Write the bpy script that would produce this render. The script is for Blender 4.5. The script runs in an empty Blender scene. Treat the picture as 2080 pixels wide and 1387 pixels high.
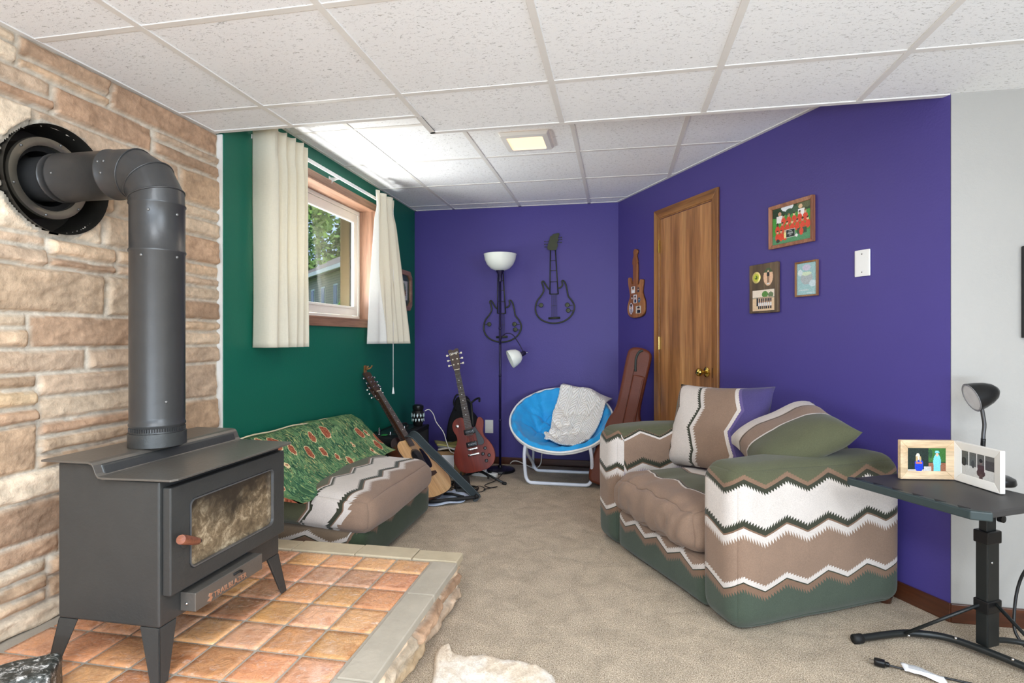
import bpy, bmesh, math, random
from mathutils import Vector, Matrix, noise
R = math.radians
scene = bpy.context.scene
COL = scene.collection

# ---------------------------------------------------------------- camera
CAMH = 1.13
YAW = math.atan(216/1133.)
cd = bpy.data.cameras.new('camera'); cam = bpy.data.objects.new('camera', cd); COL.objects.link(cam)
cam.location = (0, 0, CAMH); cam.rotation_euler = (R(90), 0, YAW)
cd.sensor_width = 36; cd.lens = 1133/2080*36; cd.shift_y = -7.5/2080; cd.clip_start = .02
scene.camera = cam

# ---------------------------------------------------------------- view + world + lights
vs = scene.view_settings
scene.display_settings.display_device = 'sRGB'
vs.view_transform = 'Standard'; vs.look = 'None'; vs.gamma = 1; vs.use_curve_mapping = False
vs.exposure = 0.58
cy = scene.cycles
cy.use_denoising = True
cy.max_bounces = 10; cy.diffuse_bounces = 6; cy.caustics_reflective = False; cy.caustics_refractive = False
w = bpy.data.worlds.new('world'); scene.world = w; w.use_nodes = True
bg = w.node_tree.nodes['Background']; bg.inputs[0].default_value = (.48, .68, 1, 1); bg.inputs[1].default_value = .85

def area(name, loc, direction, sx, sy, power, col=(1, 1, 1), spread=180):
    l = bpy.data.lights.new(name, 'AREA'); l.shape = 'RECTANGLE'; l.size = sx; l.size_y = sy
    l.energy = power; l.color = col; l.spread = R(spread)
    o = bpy.data.objects.new(name, l); COL.objects.link(o); o.location = loc
    o.rotation_euler = Vector(direction).to_track_quat('-Z', 'Y').to_euler()
    return o
# added fill lights out of view: two behind the camera, one beside it
area('rear_fill', (.4, -2.75, 1.45), (0, 1, -.30), 3.2, 1.2, 7, (.80, .90, 1))
area('rear_up_fill', (.4, -2.75, .45), (0, 1, 1.6), 3.2, .8, 130, (.76, .88, 1))  # added fill aimed up to brighten the ceiling
area('side_fill', (3.15, -1.6, 1.35), (-1, .45, .05), 1.8, 1.2, 46, (.80, .90, 1), 130)
# two added overhead fill panels, out of view, to brighten the floor
area('overhead_fill', (-.55, -.2, 2.08), (0, 0, -1), .6, 1.2, 38, (.88, .94, 1))
area('overhead_fill', (1.1, -.2, 2.08), (0, 0, -1), .6, 1.2, 38, (.88, .94, 1))
# daylight at the basement window in the green wall, from the sky and off the bright ground outside
area('window_daylight', (-2.10, 3.28, 1.55), (1, .0, -.25), 1.0, .7, 9, (.95, .98, 1))
area('window_ground_bounce', (-2.14, 3.28, 1.26), (1, .05, .50), 1.0, .25, 27, (1, 1, .97))
sun = bpy.data.lights.new('sun', 'SUN'); sun.energy = 3.2; sun.angle = R(1); sun.color = (1, .95, .86)
so = bpy.data.objects.new('sun', sun); COL.objects.link(so)
so.rotation_euler = Vector((-.45, .62, -.75)).to_track_quat('-Z', 'Y').to_euler()

# ---------------------------------------------------------------- helpers
def S(r, g, b):
    f = lambda c: (c/255/12.92 if c/255 <= .04045 else ((c/255+.055)/1.055)**2.4)
    return (f(r), f(g), f(b), 1)

class NT:
    def __init__(s, name):
        s.m = bpy.data.materials.new(name); s.m.use_nodes = True
        s.t = s.m.node_tree; s.b = s.t.nodes['Principled BSDF']
    def n(s, t, **k):
        x = s.t.nodes.new(t)
        for a, v in k.items(): setattr(x, a, v)
        return x
    def l(s, a, b): s.t.links.new(a, b)
    def val(s, sock, v):
        if isinstance(v, (int, float)): sock.default_value = v
        elif isinstance(v, tuple): sock.default_value = v
        else: s.l(v, sock)
    def math(s, op, a, b=0.0, c=None):
        x = s.n('ShaderNodeMath', operation=op)
        s.val(x.inputs[0], a); s.val(x.inputs[1], b)
        if c is not None: s.val(x.inputs[2], c)
        return x.outputs[0]
    def mix(s, f, a, b, mode='MIX'):
        x = s.n('ShaderNodeMix', data_type='RGBA', blend_type=mode)
        s.val(x.inputs[0], f); s.val(x.inputs[6], a); s.val(x.inputs[7], b)
        return x.outputs[2]
    def noise(s, scale, detail=3, rough=.5, vec=None, dist=0):
        x = s.n('ShaderNodeTexNoise'); x.inputs['Scale'].default_value = scale
        x.inputs['Detail'].default_value = detail; x.inputs['Roughness'].default_value = rough
        x.inputs['Distortion'].default_value = dist
        if vec is not None: s.l(vec, x.inputs['Vector'])
        return x.outputs[0]
    def obj(s, scale=None, rot=None, kind='Object'):
        t = s.n('ShaderNodeTexCoord').outputs[kind]
        if scale or rot:
            mp = s.n('ShaderNodeMapping')
            if scale: mp.inputs['Scale'].default_value = scale
            if rot: mp.inputs['Rotation'].default_value = rot
            s.l(t, mp.inputs['Vector']); t = mp.outputs[0]
        return t
    def ramp(s, f, stops, interp='LINEAR'):
        x = s.n('ShaderNodeValToRGB'); x.color_ramp.interpolation = interp
        e = x.color_ramp.elements
        while len(e) < len(stops): e.new(.5)
        for i, (p, c) in enumerate(stops):
            e[i].position = p; e[i].color = c if isinstance(c, tuple) else (c, c, c, 1)
        s.val(x.inputs[0], f)
        return x.outputs[0]
    def bump(s, h, strength=.3, dist=.01):
        x = s.n('ShaderNodeBump'); x.inputs['Strength'].default_value = strength
        x.inputs['Distance'].default_value = dist; s.l(h, x.inputs['Height'])
        s.l(x.outputs[0], s.b.inputs['Normal'])
    def col(s, c): s.val(s.b.inputs['Base Color'], c)
    def set(s, rough=.5, metal=0, spec=.5, **k):
        s.b.inputs['Roughness'].default_value = rough; s.b.inputs['Metallic'].default_value = metal
        s.b.inputs['Specular IOR Level'].default_value = spec
        for a, v in k.items(): s.b.inputs[a.replace('_', ' ')].default_value = v
        return s.m

def plain(name, rgb, rough=.5, metal=0, spec=.5, var=.12, vscale=30, bump=0, bscale=200, **k):
    t = NT(name); c = S(*rgb)
    d = tuple(x*(1-var) for x in c[:3])+(1,); u = tuple(min(1, x*(1+var)) for x in c[:3])+(1,)
    co = t.obj()
    t.col(t.mix(t.noise(vscale, 3, .6, co), d, u))
    if bump: t.bump(t.noise(bscale, 3, .6, co), bump, .003)
    return t.set(rough, metal, spec, **k)

def wood(name, dark, mid, light, axis=2, scale=14, rough=.4, coat=.2):
    t = NT(name)
    sc = [scale]*3; sc[axis] = scale*.07
    co = t.obj(scale=tuple(sc))
    n1 = t.noise(1, 4, .6, co, .6)
    sc2 = [scale*7]*3; sc2[axis] = scale*.35
    n2 = t.noise(1, 3, .7, t.obj(scale=tuple(sc2)), .2)
    c = t.ramp(n1, [(.28, S(*dark)), (.5, S(*mid)), (.72, S(*light))])
    g = t.ramp(n2, [(.35, .62), (.6, 1.0)])
    t.col(t.mix(.75, c, g, 'MULTIPLY'))
    t.bump(n2, .15, .002)
    return t.set(rough, 0, .5, Coat_Weight=coat, Coat_Roughness=.25)

def attr_mat(name, rough=.5, spec=.3, nscale=60, nvar=.18, bump=0, bscale=120, coat=0, emis=0):
    t = NT(name); a = t.n('ShaderNodeAttribute', attribute_name='Col').outputs[0]
    if nvar:
        g = t.ramp(t.noise(nscale, 5, .65, t.obj()), [(.25, 1-nvar*1.6), (.75, 1+nvar)])
        a = t.mix(1.0, a, g, 'MULTIPLY')
    t.col(a)
    if bump: t.bump(t.noise(bscale, 5, .7, t.obj()), bump, .004)
    return t.set(rough, 0, spec, Coat_Weight=coat, Coat_Roughness=.15)

class B:
    """collects shapes into one mesh; T is the transform applied to what is added"""
    def __init__(s): s.bm = bmesh.new(); s.T = Matrix(); s.mi = 0
    def _v(s, p): return s.bm.verts.new(s.T @ Vector(p))
    def _f(s, vs):
        try:
            f = s.bm.faces.new(vs); f.material_index = s.mi; return f
        except ValueError: return None
    def box(s, x0, x1, y0, y1, z0, z1):
        v = [s._v(p) for p in [(x0,y0,z0),(x1,y0,z0),(x1,y1,z0),(x0,y1,z0),(x0,y0,z1),(x1,y0,z1),(x1,y1,z1),(x0,y1,z1)]]
        for q in [(0,3,2,1),(4,5,6,7),(0,1,5,4),(1,2,6,5),(2,3,7,6),(3,0,4,7)]: s._f([v[i] for i in q])
        return s
    def quad(s, *ps):
        s._f([s._v(p) for p in ps]); return s
    def hexa(s, bot, top):
        """eight-corner block from two quads"""
        v = [s._v(p) for p in bot]+[s._v(p) for p in top]
        for q in [(0,3,2,1),(4,5,6,7),(0,1,5,4),(1,2,6,5),(2,3,7,6),(3,0,4,7)]: s._f([v[i] for i in q])
        return s
    def prism(s, pts, a, b, axis='z'):
        """outline extruded between a and b; axis y: outline in xz"""
        f = {'z': lambda p, h: (p[0], p[1], h), 'y': lambda p, h: (p[0], h, p[1]), 'x': lambda p, h: (h, p[0], p[1])}[axis]
        lo = [s._v(f(p, a)) for p in pts]; hi = [s._v(f(p, b)) for p in pts]; n = len(pts)
        s._f(lo[::-1]); s._f(hi)
        for i in range(n): s._f([lo[i], lo[(i+1) % n], hi[(i+1) % n], hi[i]])
        return s
    def tube(s, pts, r, n=10, closed=False, cap=True):
        pts = [Vector(p) for p in pts]; m = len(pts)
        rr = r if isinstance(r, (list, tuple)) else [r]*m
        t0 = (pts[1]-pts[0]).normalized()
        up = Vector((0, 0, 1)) if abs(t0.z) < .9 else Vector((1, 0, 0))
        nrm = (up-t0*up.dot(t0)).normalized(); rings = []
        for i, p in enumerate(pts):
            if closed: t = pts[(i+1) % m]-pts[i-1]
            else: t = pts[min(i+1, m-1)]-pts[max(i-1, 0)]
            t.normalize(); nrm = (nrm-t*nrm.dot(t)).normalized(); bn = t.cross(nrm)
            rings.append([s._v(p+(nrm*math.cos(a)+bn*math.sin(a))*rr[i]) for a in [2*math.pi*k/n for k in range(n)]])
        for i in range(m if closed else m-1):
            a, b = rings[i], rings[(i+1) % m]
            for k in range(n): s._f([a[k], a[(k+1) % n], b[(k+1) % n], b[k]])
        if cap and not closed: s._f(rings[0][::-1]); s._f(rings[-1])
        return s
    def lathe(s, prof, n=32, cap=True):
        """profile of (radius, z) around local z"""
        rings = [[s._v((r*math.cos(2*math.pi*k/n), r*math.sin(2*math.pi*k/n), z)) for k in range(n)] for r, z in prof]
        for a, b in zip(rings, rings[1:]):
            for k in range(n): s._f([a[k], a[(k+1) % n], b[(k+1) % n], b[k]])
        if cap: s._f(rings[0][::-1]); s._f(rings[-1])
        return s
    def grid(s, fn, nu, nv, uvf=None, wrapu=False):
        vs = [[s._v(fn(i/nu, j/nv)) for j in range(nv+1)] for i in range(nu if wrapu else nu+1)]
        for i in range(nu):
            for j in range(nv):
                a, b = vs[i], vs[(i+1) % len(vs)]
                s._f([a[j], b[j], b[j+1], a[j+1]])
        return vs
    def rbox(s, c, size, r, seg=10, puff=0, disp=None, corner=None):
        """box with rounded edges; puff swells the faces, disp(p)->offset"""
        h = [q/2 for q in size]
        cache = {}
        def V(i, j, k, N=seg):
            key = (i, j, k)
            if key in cache: return cache[key]
            p = []
            for ax, q in enumerate((i, j, k)):
                u = q/N*2-1
                # denser near edges
                p.append(math.copysign(abs(math.sin(u*math.pi/2))**.9 if abs(u) < 1 else 1, u)*h[ax])
            p = Vector(p); rad = r if not corner else corner(p)
            inner = Vector([max(-(h[a]-rad), min(h[a]-rad, p[a])) for a in range(3)])
            d = p-inner
            q = inner+(d.normalized()*rad if d.length > 1e-9 else d)
            if puff:
                f = [max(0, 1-(p[a]/h[a])**2) for a in range(3)]
                dd = d.normalized() if d.length > 1e-9 else Vector()
                m = max(range(3), key=lambda a: abs(p[a])/h[a])
                o = [a for a in range(3) if a != m]
                q += dd*puff*(f[o[0]]*f[o[1]])**.5
            if disp: q = q+disp(q)
            cache[key] = s._v(q+Vector(c)); return cache[key]
        N = seg
        for a in range(N):
            for b in range(N):
                for q in ([(a,b,0),(a,b+1,0),(a+1,b+1,0),(a+1,b,0)], [(a,b,N),(a+1,b,N),(a+1,b+1,N),(a,b+1,N)],
                          [(a,0,b),(a+1,0,b),(a+1,0,b+1),(a,0,b+1)], [(a,N,b),(a,N,b+1),(a+1,N,b+1),(a+1,N,b)],
                          [(0,a,b),(0,a,b+1),(0,a+1,b+1),(0,a+1,b)], [(N,a,b),(N,a+1,b),(N,a+1,b+1),(N,a,b+1)]):
                    s._f([V(*t) for t in q])
        return s
    def build(s, name, mats, parent=None, smooth=False, bevel=0, uv=None, solid=0, sub=0, seg=2, auto=None, col=None, loc=None):
        me = bpy.data.meshes.new(name)
        bmesh.ops.recalc_face_normals(s.bm, faces=s.bm.faces[:])
        if uv:
            L = s.bm.loops.layers.uv.new('UVMap'); s.bm.normal_update()
            for f in s.bm.faces:
                for lp in f.loops:
                    lp[L].uv = uv(lp.vert.co, lp.vert.normal, f.normal)
        if col:
            L = s.bm.verts.layers.float_color.new('Col')
            for v in s.bm.verts: v[L] = col(v.co)
        s.bm.to_mesh(me); s.bm.free()
        for m in (mats if isinstance(mats, (list, tuple)) else [mats]): me.materials.append(m)
        if smooth: me.polygons.foreach_set('use_smooth', [True]*len(me.polygons))
        o = bpy.data.objects.new(name, me); COL.objects.link(o)
        if smooth and auto:
            me.set_sharp_from_angle(angle=R(auto))
        if solid:
            q = o.modifiers.new('solid', 'SOLIDIFY'); q.thickness = solid; q.offset = 0
        if bevel:
            q = o.modifiers.new('bevel', 'BEVEL'); q.width = bevel; q.segments = seg; q.limit_method = 'ANGLE'; q.angle_limit = R(40)
        if sub:
            q = o.modifiers.new('sub', 'SUBSURF'); q.levels = sub; q.render_levels = sub
        if parent: o.parent = parent
        if loc: o.location = loc
        return o

def thing(name, label, cat, loc=(0, 0, 0), rz=0, group=None, rot=None):
    o = bpy.data.objects.new(name, None); COL.objects.link(o); o.empty_display_size = .1
    o.location = loc; o.rotation_euler = rot if rot is not None else (0, 0, rz)
    o['label'] = label; o['category'] = cat
    if group: o['group'] = group
    return o
def tag(o, label, cat, group=None):
    o['label'] = label; o['category'] = cat
    if group: o['group'] = group
    return o
def struct(o): o['kind'] = 'structure'; return o
def lab(o, t): o['label'] = t; return o
def sroot(name, loc=(0, 0, 0), rz=0):
    o = bpy.data.objects.new(name, None); COL.objects.link(o); o.location = loc; o.rotation_euler = (0, 0, rz)
    return struct(o)

def spline(pts, n=8, closed=False):
    P = [Vector(p) if len(p) == 3 else Vector((p[0], p[1], 0)) for p in pts]; m = len(P); out = []
    for i in range(m if closed else m-1):
        a, b, c, d = (P[(i-1) % m], P[i], P[(i+1) % m], P[(i+2) % m]) if closed else (P[max(i-1, 0)], P[i], P[i+1], P[min(i+2, m-1)])
        for k in range(n):
            t = k/n
            out.append(.5*((2*b)+(-a+c)*t+(2*a-5*b+4*c-d)*t*t+(-a+3*b-3*c+d)*t**3))
    if not closed: out.append(P[-1].copy())
    return out

def picture(w, h, nx, ny, fn, name, parent, mat, y=0, mask=None, cx=0, cz=0):
    """flat printed picture in local xz; one colour per cell"""
    me = bpy.data.meshes.new(name); vs = []; fs = []; cs = []
    for j in range(ny+1):
        for i in range(nx+1): vs.append((cx+(i/nx-.5)*w, y, cz+(j/ny-.5)*h))
    for j in range(ny):
        for i in range(nx):
            u, v = (i+.5)/nx, (j+.5)/ny
            if mask and not mask(u, v): continue
            a = j*(nx+1)+i; fs.append((a, a+1, a+nx+2, a+nx+1)); cs.append(S(*fn(u, v)))
    me.from_pydata(vs, [], fs); at = me.color_attributes.new('Col', 'FLOAT_COLOR', 'CORNER')
    for k, c in enumerate(cs):
        for q in range(4): at.data[k*4+q].color = c
    me.materials.append(mat)
    o = bpy.data.objects.new(name, me); COL.objects.link(o); o.parent = parent
    return o

def text(body, size, mat, parent, loc, rot, name='lettering', extrude=.0008, sx=1, align='CENTER'):
    cu = bpy.data.curves.new(name, 'FONT'); cu.body = body; cu.size = size; cu.extrude = extrude; cu.align_x = align
    t = bpy.data.objects.new(name, cu); me = bpy.data.meshes.new_from_object(t)
    bpy.data.objects.remove(t); me.materials.clear(); me.materials.append(mat)
    o = bpy.data.objects.new(name, me); COL.objects.link(o); o.parent = parent; o.location = loc; o.rotation_euler = rot
    o.scale = (sx, 1, 1); return o

# ---------------------------------------------------------------- materials
def zig(name, c0, bands, A=.019, P=.2, ph=0, jagP=.0135, weave=1, rough=.92, step=0):
    """woven blanket cloth: c0 at the bottom; bands = (height, jag, colour) upwards, zigzag along u"""
    t = NT(name); uv = t.n('ShaderNodeUVMap').outputs[0]
    sp = t.n('ShaderNodeSeparateXYZ'); t.l(uv, sp.inputs[0]); u, v = sp.outputs[0], sp.outputs[1]
    wob = t.noise(4, 1, .5, uv)
    tri = t.math('PINGPONG', t.math('ADD', u, ph+20*P), P/2)           # 0..P/2
    tri = t.math('MULTIPLY', tri, 4*A/P)                                # 0..2A
    if step:                                                          # a small ledge on one flank
        tri = t.math('ADD', tri, t.math('MULTIPLY', t.math('SINE', t.math('MULTIPLY', u, 2*math.pi/P*1.0)), step))
    saw = t.math('FRACT', t.math('DIVIDE', u, jagP))
    wv = t.math('ADD', t.math('SUBTRACT', v, t.math('SUBTRACT', tri, A)), t.math('MULTIPLY', wob, .012))
    c = S(*c0)
    for h, j, rgb in bands:
        f = t.math('GREATER_THAN', t.math('ADD', wv, t.math('MULTIPLY', saw, j)) if j else wv, h)
        c = t.mix(f, c, S(*rgb))
    fib = t.noise(260, 2, .7, t.obj()); big = t.noise(9, 3, .6, t.obj())
    c = t.mix(.6, c, t.ramp(fib, [(.25, .72), (.75, 1.15)]), 'MULTIPLY')
    c = t.mix(.5, c, t.ramp(big, [(.3, .86), (.7, 1.06)]), 'MULTIPLY')
    t.col(c); t.bump(fib, .35, .002)
    t.b.inputs['Sheen Weight'].default_value = .15
    return t.set(rough, 0, .15)
WHT = (204, 195, 188); TAN = (138, 114, 97); OLV = (84, 85, 64); GRN = (70, 80, 68); BRN = (124, 98, 80); DRK = (56, 58, 46); PUR = (74, 66, 112)
def border_up(h, lower, upper, kind):
    """strips of one border, bottom to top"""
    if kind == 'gt':   # dark green below, tan above
        return [(h-.026, .018, BRN), (h-.008, 0, DRK), (h-.003, 0, WHT), (h+.013, -.008, upper)]
    if kind == 'tw':   # tan below, white above
        return [(h-.030, .022, WHT), (h-.010, 0, BRN), (h-.003, 0, DRK), (h+.014, -.014, upper)]
    if kind == 'wo':   # white below, olive above
        return [(h-.020, .013, DRK), (h-.006, 0, BRN), (h+.008, -.004, upper)]
    if kind == 'to':   # tan below, olive above
        return [(h-.014, 0, WHT), (h-.004, 0, DRK), (h+.002, -.006, BRN), (h+.008, 0, upper)]
M = {}
M['sofa_out'] = zig('blanket_cloth', GRN, border_up(.195, 0, TAN, 'gt')+border_up(.405, 0, WHT, 'tw')+border_up(.583, 0, OLV, 'wo'), P=.205, ph=.07, step=.002)
M['sofa_in'] = zig('blanket_cloth_inner', GRN, border_up(.195, 0, (170, 155, 165), 'gt')+border_up(.425, 0, TAN, 'tw')+border_up(.590, 0, OLV, 'to'), P=.22, ph=.02)
M['sofa_base'] = zig('blanket_cloth_base', GRN, border_up(.185, 0, TAN, 'gt'), A=.02, P=.19, ph=.1)
M['sofa_seat'] = zig('blanket_cloth_seat', TAN, border_up(.15, 0, OLV, 'to')+[(.33, .01, DRK), (.335, 0, BRN), (.35, 0, WHT)], A=.022, P=.26, ph=.05)
M['pillow_a'] = zig('blanket_cloth_pillow', OLV, [(.045, 0, BRN), (.058, -.008, DRK), (.068, 0, WHT), (.22, .012, DRK), (.232, 0, WHT), (.25, -.014, TAN), (.45, 0, WHT), (.468, -.01, DRK), (.471, 0, (96, 84, 130)), (.486, 0, PUR)], A=.025, P=.23, ph=.03)
M['pillow_b'] = zig('blanket_cloth_pillow_b', OLV, [(.190, 0, DRK), (.194, 0, WHT), (.206, 0, BRN), (.210, 0, TAN), (.315, 0, DRK), (.322, 0, BRN), (.328, 0, WHT)], A=.012, P=.3, ph=.05)
M['chaise_seat'] = zig('blanket_cloth_chaise', TAN, border_up(.125, 0, WHT, 'tw')+[(.285, .012, DRK), (.292, 0, WHT), (.30, 0, BRN), (.31, 0, OLV)], A=.022, P=.23, ph=.09)
M['chaise_base'] = zig('blanket_cloth_chaise_base', (58, 70, 52), border_up(.155, 0, (120, 102, 84), 'gt'), A=.024, P=.27, ph=.055)

def wall_paint(name, rgb):
    t = NT(name); co = t.obj()
    c = S(*rgb); t.col(t.mix(t.noise(1.7, 3, .6, co), tuple(x*.93 for x in c[:3])+(1,), tuple(x*1.07 for x in c[:3])+(1,)))
    t.bump(t.noise(95, 4, .6, co), .22, .004)
    return t.set(.5, 0, .35)
M['green'] = wall_paint('green_wall_paint', (14, 100, 80))
M['purple'] = wall_paint('purple_wall_paint', (75, 65, 136))
M['white_wall'] = wall_paint('white_wall_paint', (170, 167, 162))

def ceiling_mat():
    t = NT('fissured_ceiling_tile')
    co = t.obj(scale=(1, 2.3, 1))
    n = t.noise(66, 3, .55, co, 1.2)
    pit = t.ramp(n, [(.315, 0.0), (.40, 1.0)])
    fine = t.noise(260, 2, .6, t.obj())
    t.col(t.mix(pit, S(192, 192, 192), S(243, 245, 247)))
    t.bump(t.math('ADD', t.math('MULTIPLY', pit, .9), t.math('MULTIPLY', fine, .4)), .55, .004)
    return t.set(.9, 0, .1)
M['tile'] = ceiling_mat()
M['tbar'] = plain('white_metal_grid', (226, 224, 220), .45, 0, .4, .03)

def carpet_mat():
    t = NT('carpet_pile'); co = t.obj()
    a = t.noise(230, 3, .75, co); b = t.noise(9, 4, .6, co, .6); c = t.noise(60, 3, .6, co)
    col = t.ramp(a, [(.32, S(104, 86, 68)), (.5, S(200, 182, 158)), (.66, S(250, 238, 220))])
    g = t.ramp(b, [(.3, .76), (.7, 1.12)])
    col = t.mix(.85, col, g, 'MULTIPLY'); col = t.mix(.5, col, t.ramp(c, [(.3, .82), (.7, 1.1)]), 'MULTIPLY')
    t.col(col); t.bump(t.math('ADD', t.math('MULTIPLY', a, .7), t.math('MULTIPLY', b, 1.2)), .8, .012)
    return t.set(.97, 0, .05)
M['carpet'] = carpet_mat()
M['stone'] = attr_mat('ledge_stone', .9, .15, 34, .2, 1.0, 55)
M['cap'] = plain('grey_capstone', (172, 163, 148), .75, 0, .25, .22, 9, .5, 40)
M['cap2'] = plain('buff_capstone', (188, 174, 148), .8, 0, .25, .2, 12, .5, 40)
M['grout'] = plain('grey_grout', (166, 158, 146), .9, 0, .2, .15, 60, .5, 300)
def terracotta():
    t = NT('glazed_terracotta'); a = t.n('ShaderNodeAttribute', attribute_name='Col').outputs[0]; co = t.obj()
    n = t.noise(11, 5, .62, co, 1.4); m = t.noise(28, 4, .6, co, 2.0)
    c = t.mix(1, a, t.ramp(n, [(.25, (.70, .54, .44, 1)), (.5, (1, 1, 1, 1)), (.75, (1.2, 1.08, .86, 1))]), 'MULTIPLY')
    c = t.mix(t.ramp(t.noise(22, 5, .7, t.obj(scale=(1, 1.6, 1)), 1.8), [(.54, 0.0), (.72, .6)]), c, S(226, 204, 192))  # pale pink patches: glare painted into the tile colour, part mineral haze
    t.col(c); t.bump(t.math('ADD', n, t.math('MULTIPLY', m, .7)), .38, .012)
    t.l(t.ramp(m, [(.3, .16), (.7, .38)]), t.b.inputs['Roughness'])
    m_ = t.set(.25, 0, .6, Coat_Weight=.35, Coat_Roughness=.12)
    t.l(t.ramp(m, [(.3, .18), (.7, .40)]), t.b.inputs['Roughness'])
    return m_
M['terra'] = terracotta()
M['oak'] = wood('oak_veneer', (124, 82, 46), (178, 124, 76), (212, 160, 104), 2, 9, .42)
M['oak_trim'] = wood('oak_trim', (112, 70, 32), (152, 102, 52), (182, 132, 76), 2, 14, .38)
M['oak_trim_x'] = wood('oak_trim_across', (112, 70, 32), (152, 102, 52), (182, 132, 76), 0, 14, .38)
M['cedar_x'] = wood('window_oak', (128, 90, 70), (162, 122, 98), (186, 146, 122), 0, 12, .5, .1)
M['cedar_z'] = wood('window_oak_upright', (128, 90, 70), (162, 122, 98), (186, 146, 122), 2, 12, .5, .1)
M['base'] = wood('dark_baseboard', (54, 28, 16), (82, 44, 26), (104, 60, 36), 0, 10, .35)
M['vinyl'] = plain('white_vinyl', (232, 231, 226), .35, 0, .5, .03)
M['white'] = plain('white_plastic', (235, 234, 230), .35, 0, .5, .02)
M['stove'] = plain('stove_steel', (62, 63, 62), .42, .3, .5, .12, 14, .25, 90)
M['stove_top'] = plain('stove_top_steel', (104, 100, 94), .36, .45, .5, .16, 9, .25, 120)
M['pipe'] = plain('black_stove_pipe', (66, 66, 66), .36, .4, .5, .14, 20, .12, 60)
M['soot'] = plain('soot_black', (26, 25, 24), .6, .2, .3, .3, 30)
M['chrome'] = plain('chrome', (205, 205, 205), .18, 1, .5, .04)
M['dull'] = plain('dull_zinc', (120, 120, 118), .45, .6)
M['brass'] = plain('brass', (206, 176, 92), .18, 1, .5, .06)
M['blackp'] = plain('black_plastic', (20, 20, 21), .28, 0, .35, .15)
M['blackm'] = plain('black_powder_coat', (30, 33, 33), .38, .2, .5, .12)
M['rubber'] = plain('black_rubber', (28, 28, 28), .6, 0, .3, .1)
M['cord'] = plain('black_cord', (24, 24, 25), .45)
M['wcord'] = plain('white_cord', (220, 214, 204), .45)
M['print'] = attr_mat('printed_photo', .3, .4, 60, 0)
M['paper'] = plain('paper', (226, 226, 228), .7, 0, .2, .04)

# ================================================================ room shell
WA = Vector((0.0, 4.9, 0)); WB = Vector((1.30, 2.51, 0)); WD = (WB-WA).normalized(); WL = (WB-WA).length
WANG = math.atan2(WD.y, WD.x)
def onwall(k, z=0, off=0): # a point on the angled purple wall; off comes out into the room
    n = Vector((WD.y, -WD.x, 0))
    return WA+WD*k+n*off+Vector((0, 0, z))

b = B(); b.box(-2.0, 3.3, -3, 5.0, -.1, 0); struct(b.build('floor', M['carpet']))
# green wall with the window opening
GX = -1.85; WY0, WY1, WZ0, WZ1 = 2.66, 4.03, 1.255, 2.11
b = B()
for q in [(2.36, WY0, 0, 2.35), (WY1, 5.0, 0, 2.35), (WY0, WY1, 0, WZ0), (WY0, WY1, WZ1, 2.35)]:
    b.box(-2.0, GX, q[0], q[1], q[2], q[3])
bmesh.ops.remove_doubles(b.bm, verts=b.bm.verts[:], dist=1e-5)
struct(b.build('wall_left', M['green']))
b = B(); b.box(GX-.15, .15, 4.9, 5.0, 0, 2.35); struct(b.build('wall_back', M['purple']))
b = B(); b.prism([(0, 0), (WL, 0), (WL-.1, .1), (-.1, .1)], 0, 2.35)
o = b.build('wall_right', M['purple']); o.location = WA; o.rotation_euler = (0, 0, WANG); struct(o)
b = B(); b.box(1.302, 3.3, 2.51, 2.6, 0, 2.3); struct(b.build('wall_right', M['white_wall']))
# the rest of the room, beside and behind the camera
b = B(); b.box(3.2, 3.3, -3, 2.51, 0, .75); b.box(3.2, 3.3, -3, 2.51, 1.95, 2.3); b.box(3.2, 3.3, -3, -2.5, .75, 1.95); b.box(3.2, 3.3, -.7, 2.51, .75, 1.95)
struct(b.build('wall_side', M['white_wall']))
b = B(); b.box(-2.0, -1.1, -3, -2.9, 0, 2.3); b.box(2.5, 3.3, -3, -2.9, 0, 2.3); b.box(-1.1, 2.5, -3, -2.9, 2.1, 2.3)
struct(b.build('wall_rear', M['white_wall']))
b = B()
for q in ((-3, 1.36, 0, 2.3), (1.76, 2.36, 0, 2.3), (1.36, 1.76, 0, 1.46), (1.36, 1.76, 1.86, 2.3)): b.box(-2.0, -1.9, *q)
b.box(-2.36, -2.30, 1.3, 1.82, 1.4, 1.92); b.box(-2.3, -2.0, 1.3, 1.36, 1.4, 1.92); b.box(-2.3, -2.0, 1.76, 1.82, 1.4, 1.92); b.box(-2.3, -2.0, 1.36, 1.76, 1.4, 1.46); b.box(-2.3, -2.0, 1.36, 1.76, 1.86, 1.92)
struct(b.build('wall_fireside', M['white_wall']))

# ceilings: low part with its step, and the raised part beyond
LZ, UZ = 2.10, 2.30
b = B()
b.prism([(-1.93, -3), (3.3, -3), (3.3, 2.535), (-.865, 2.535), (-.865, 2.335), (-1.93, 2.335)], LZ+.003, LZ+.02)
low = struct(b.build('ceiling', M['tile']))
b = B()
xs = [-.86-.61*k for k in (0, 1)]+[-.86+.61*k for k in range(1, 7)]
ys = [2.11-.61*k for k in range(0, 9)]
for x in xs:
    y1 = 2.335 if x < -.9 else 2.535
    b.box(x-.012, x+.012, -3, y1, LZ-.001, LZ+.006)
for y in ys:
    b.box(-1.88, 3.2, y-.012, y+.012, LZ, LZ+.006)
b.box(-1.885, -.865, 2.311, 2.337, LZ-.0015, LZ+.02); b.box(-.872, 3.2, 2.511, 2.537, LZ-.0015, LZ+.02); b.box(-.872, -.848, 2.33, 2.53, LZ-.0015, LZ+.02)
b.box(-1.90, -1.862, -3, 2.34, LZ-.001, LZ+.004)
b.build('ceiling_grid', M['tbar'], low, bevel=.0008, seg=1)
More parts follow.
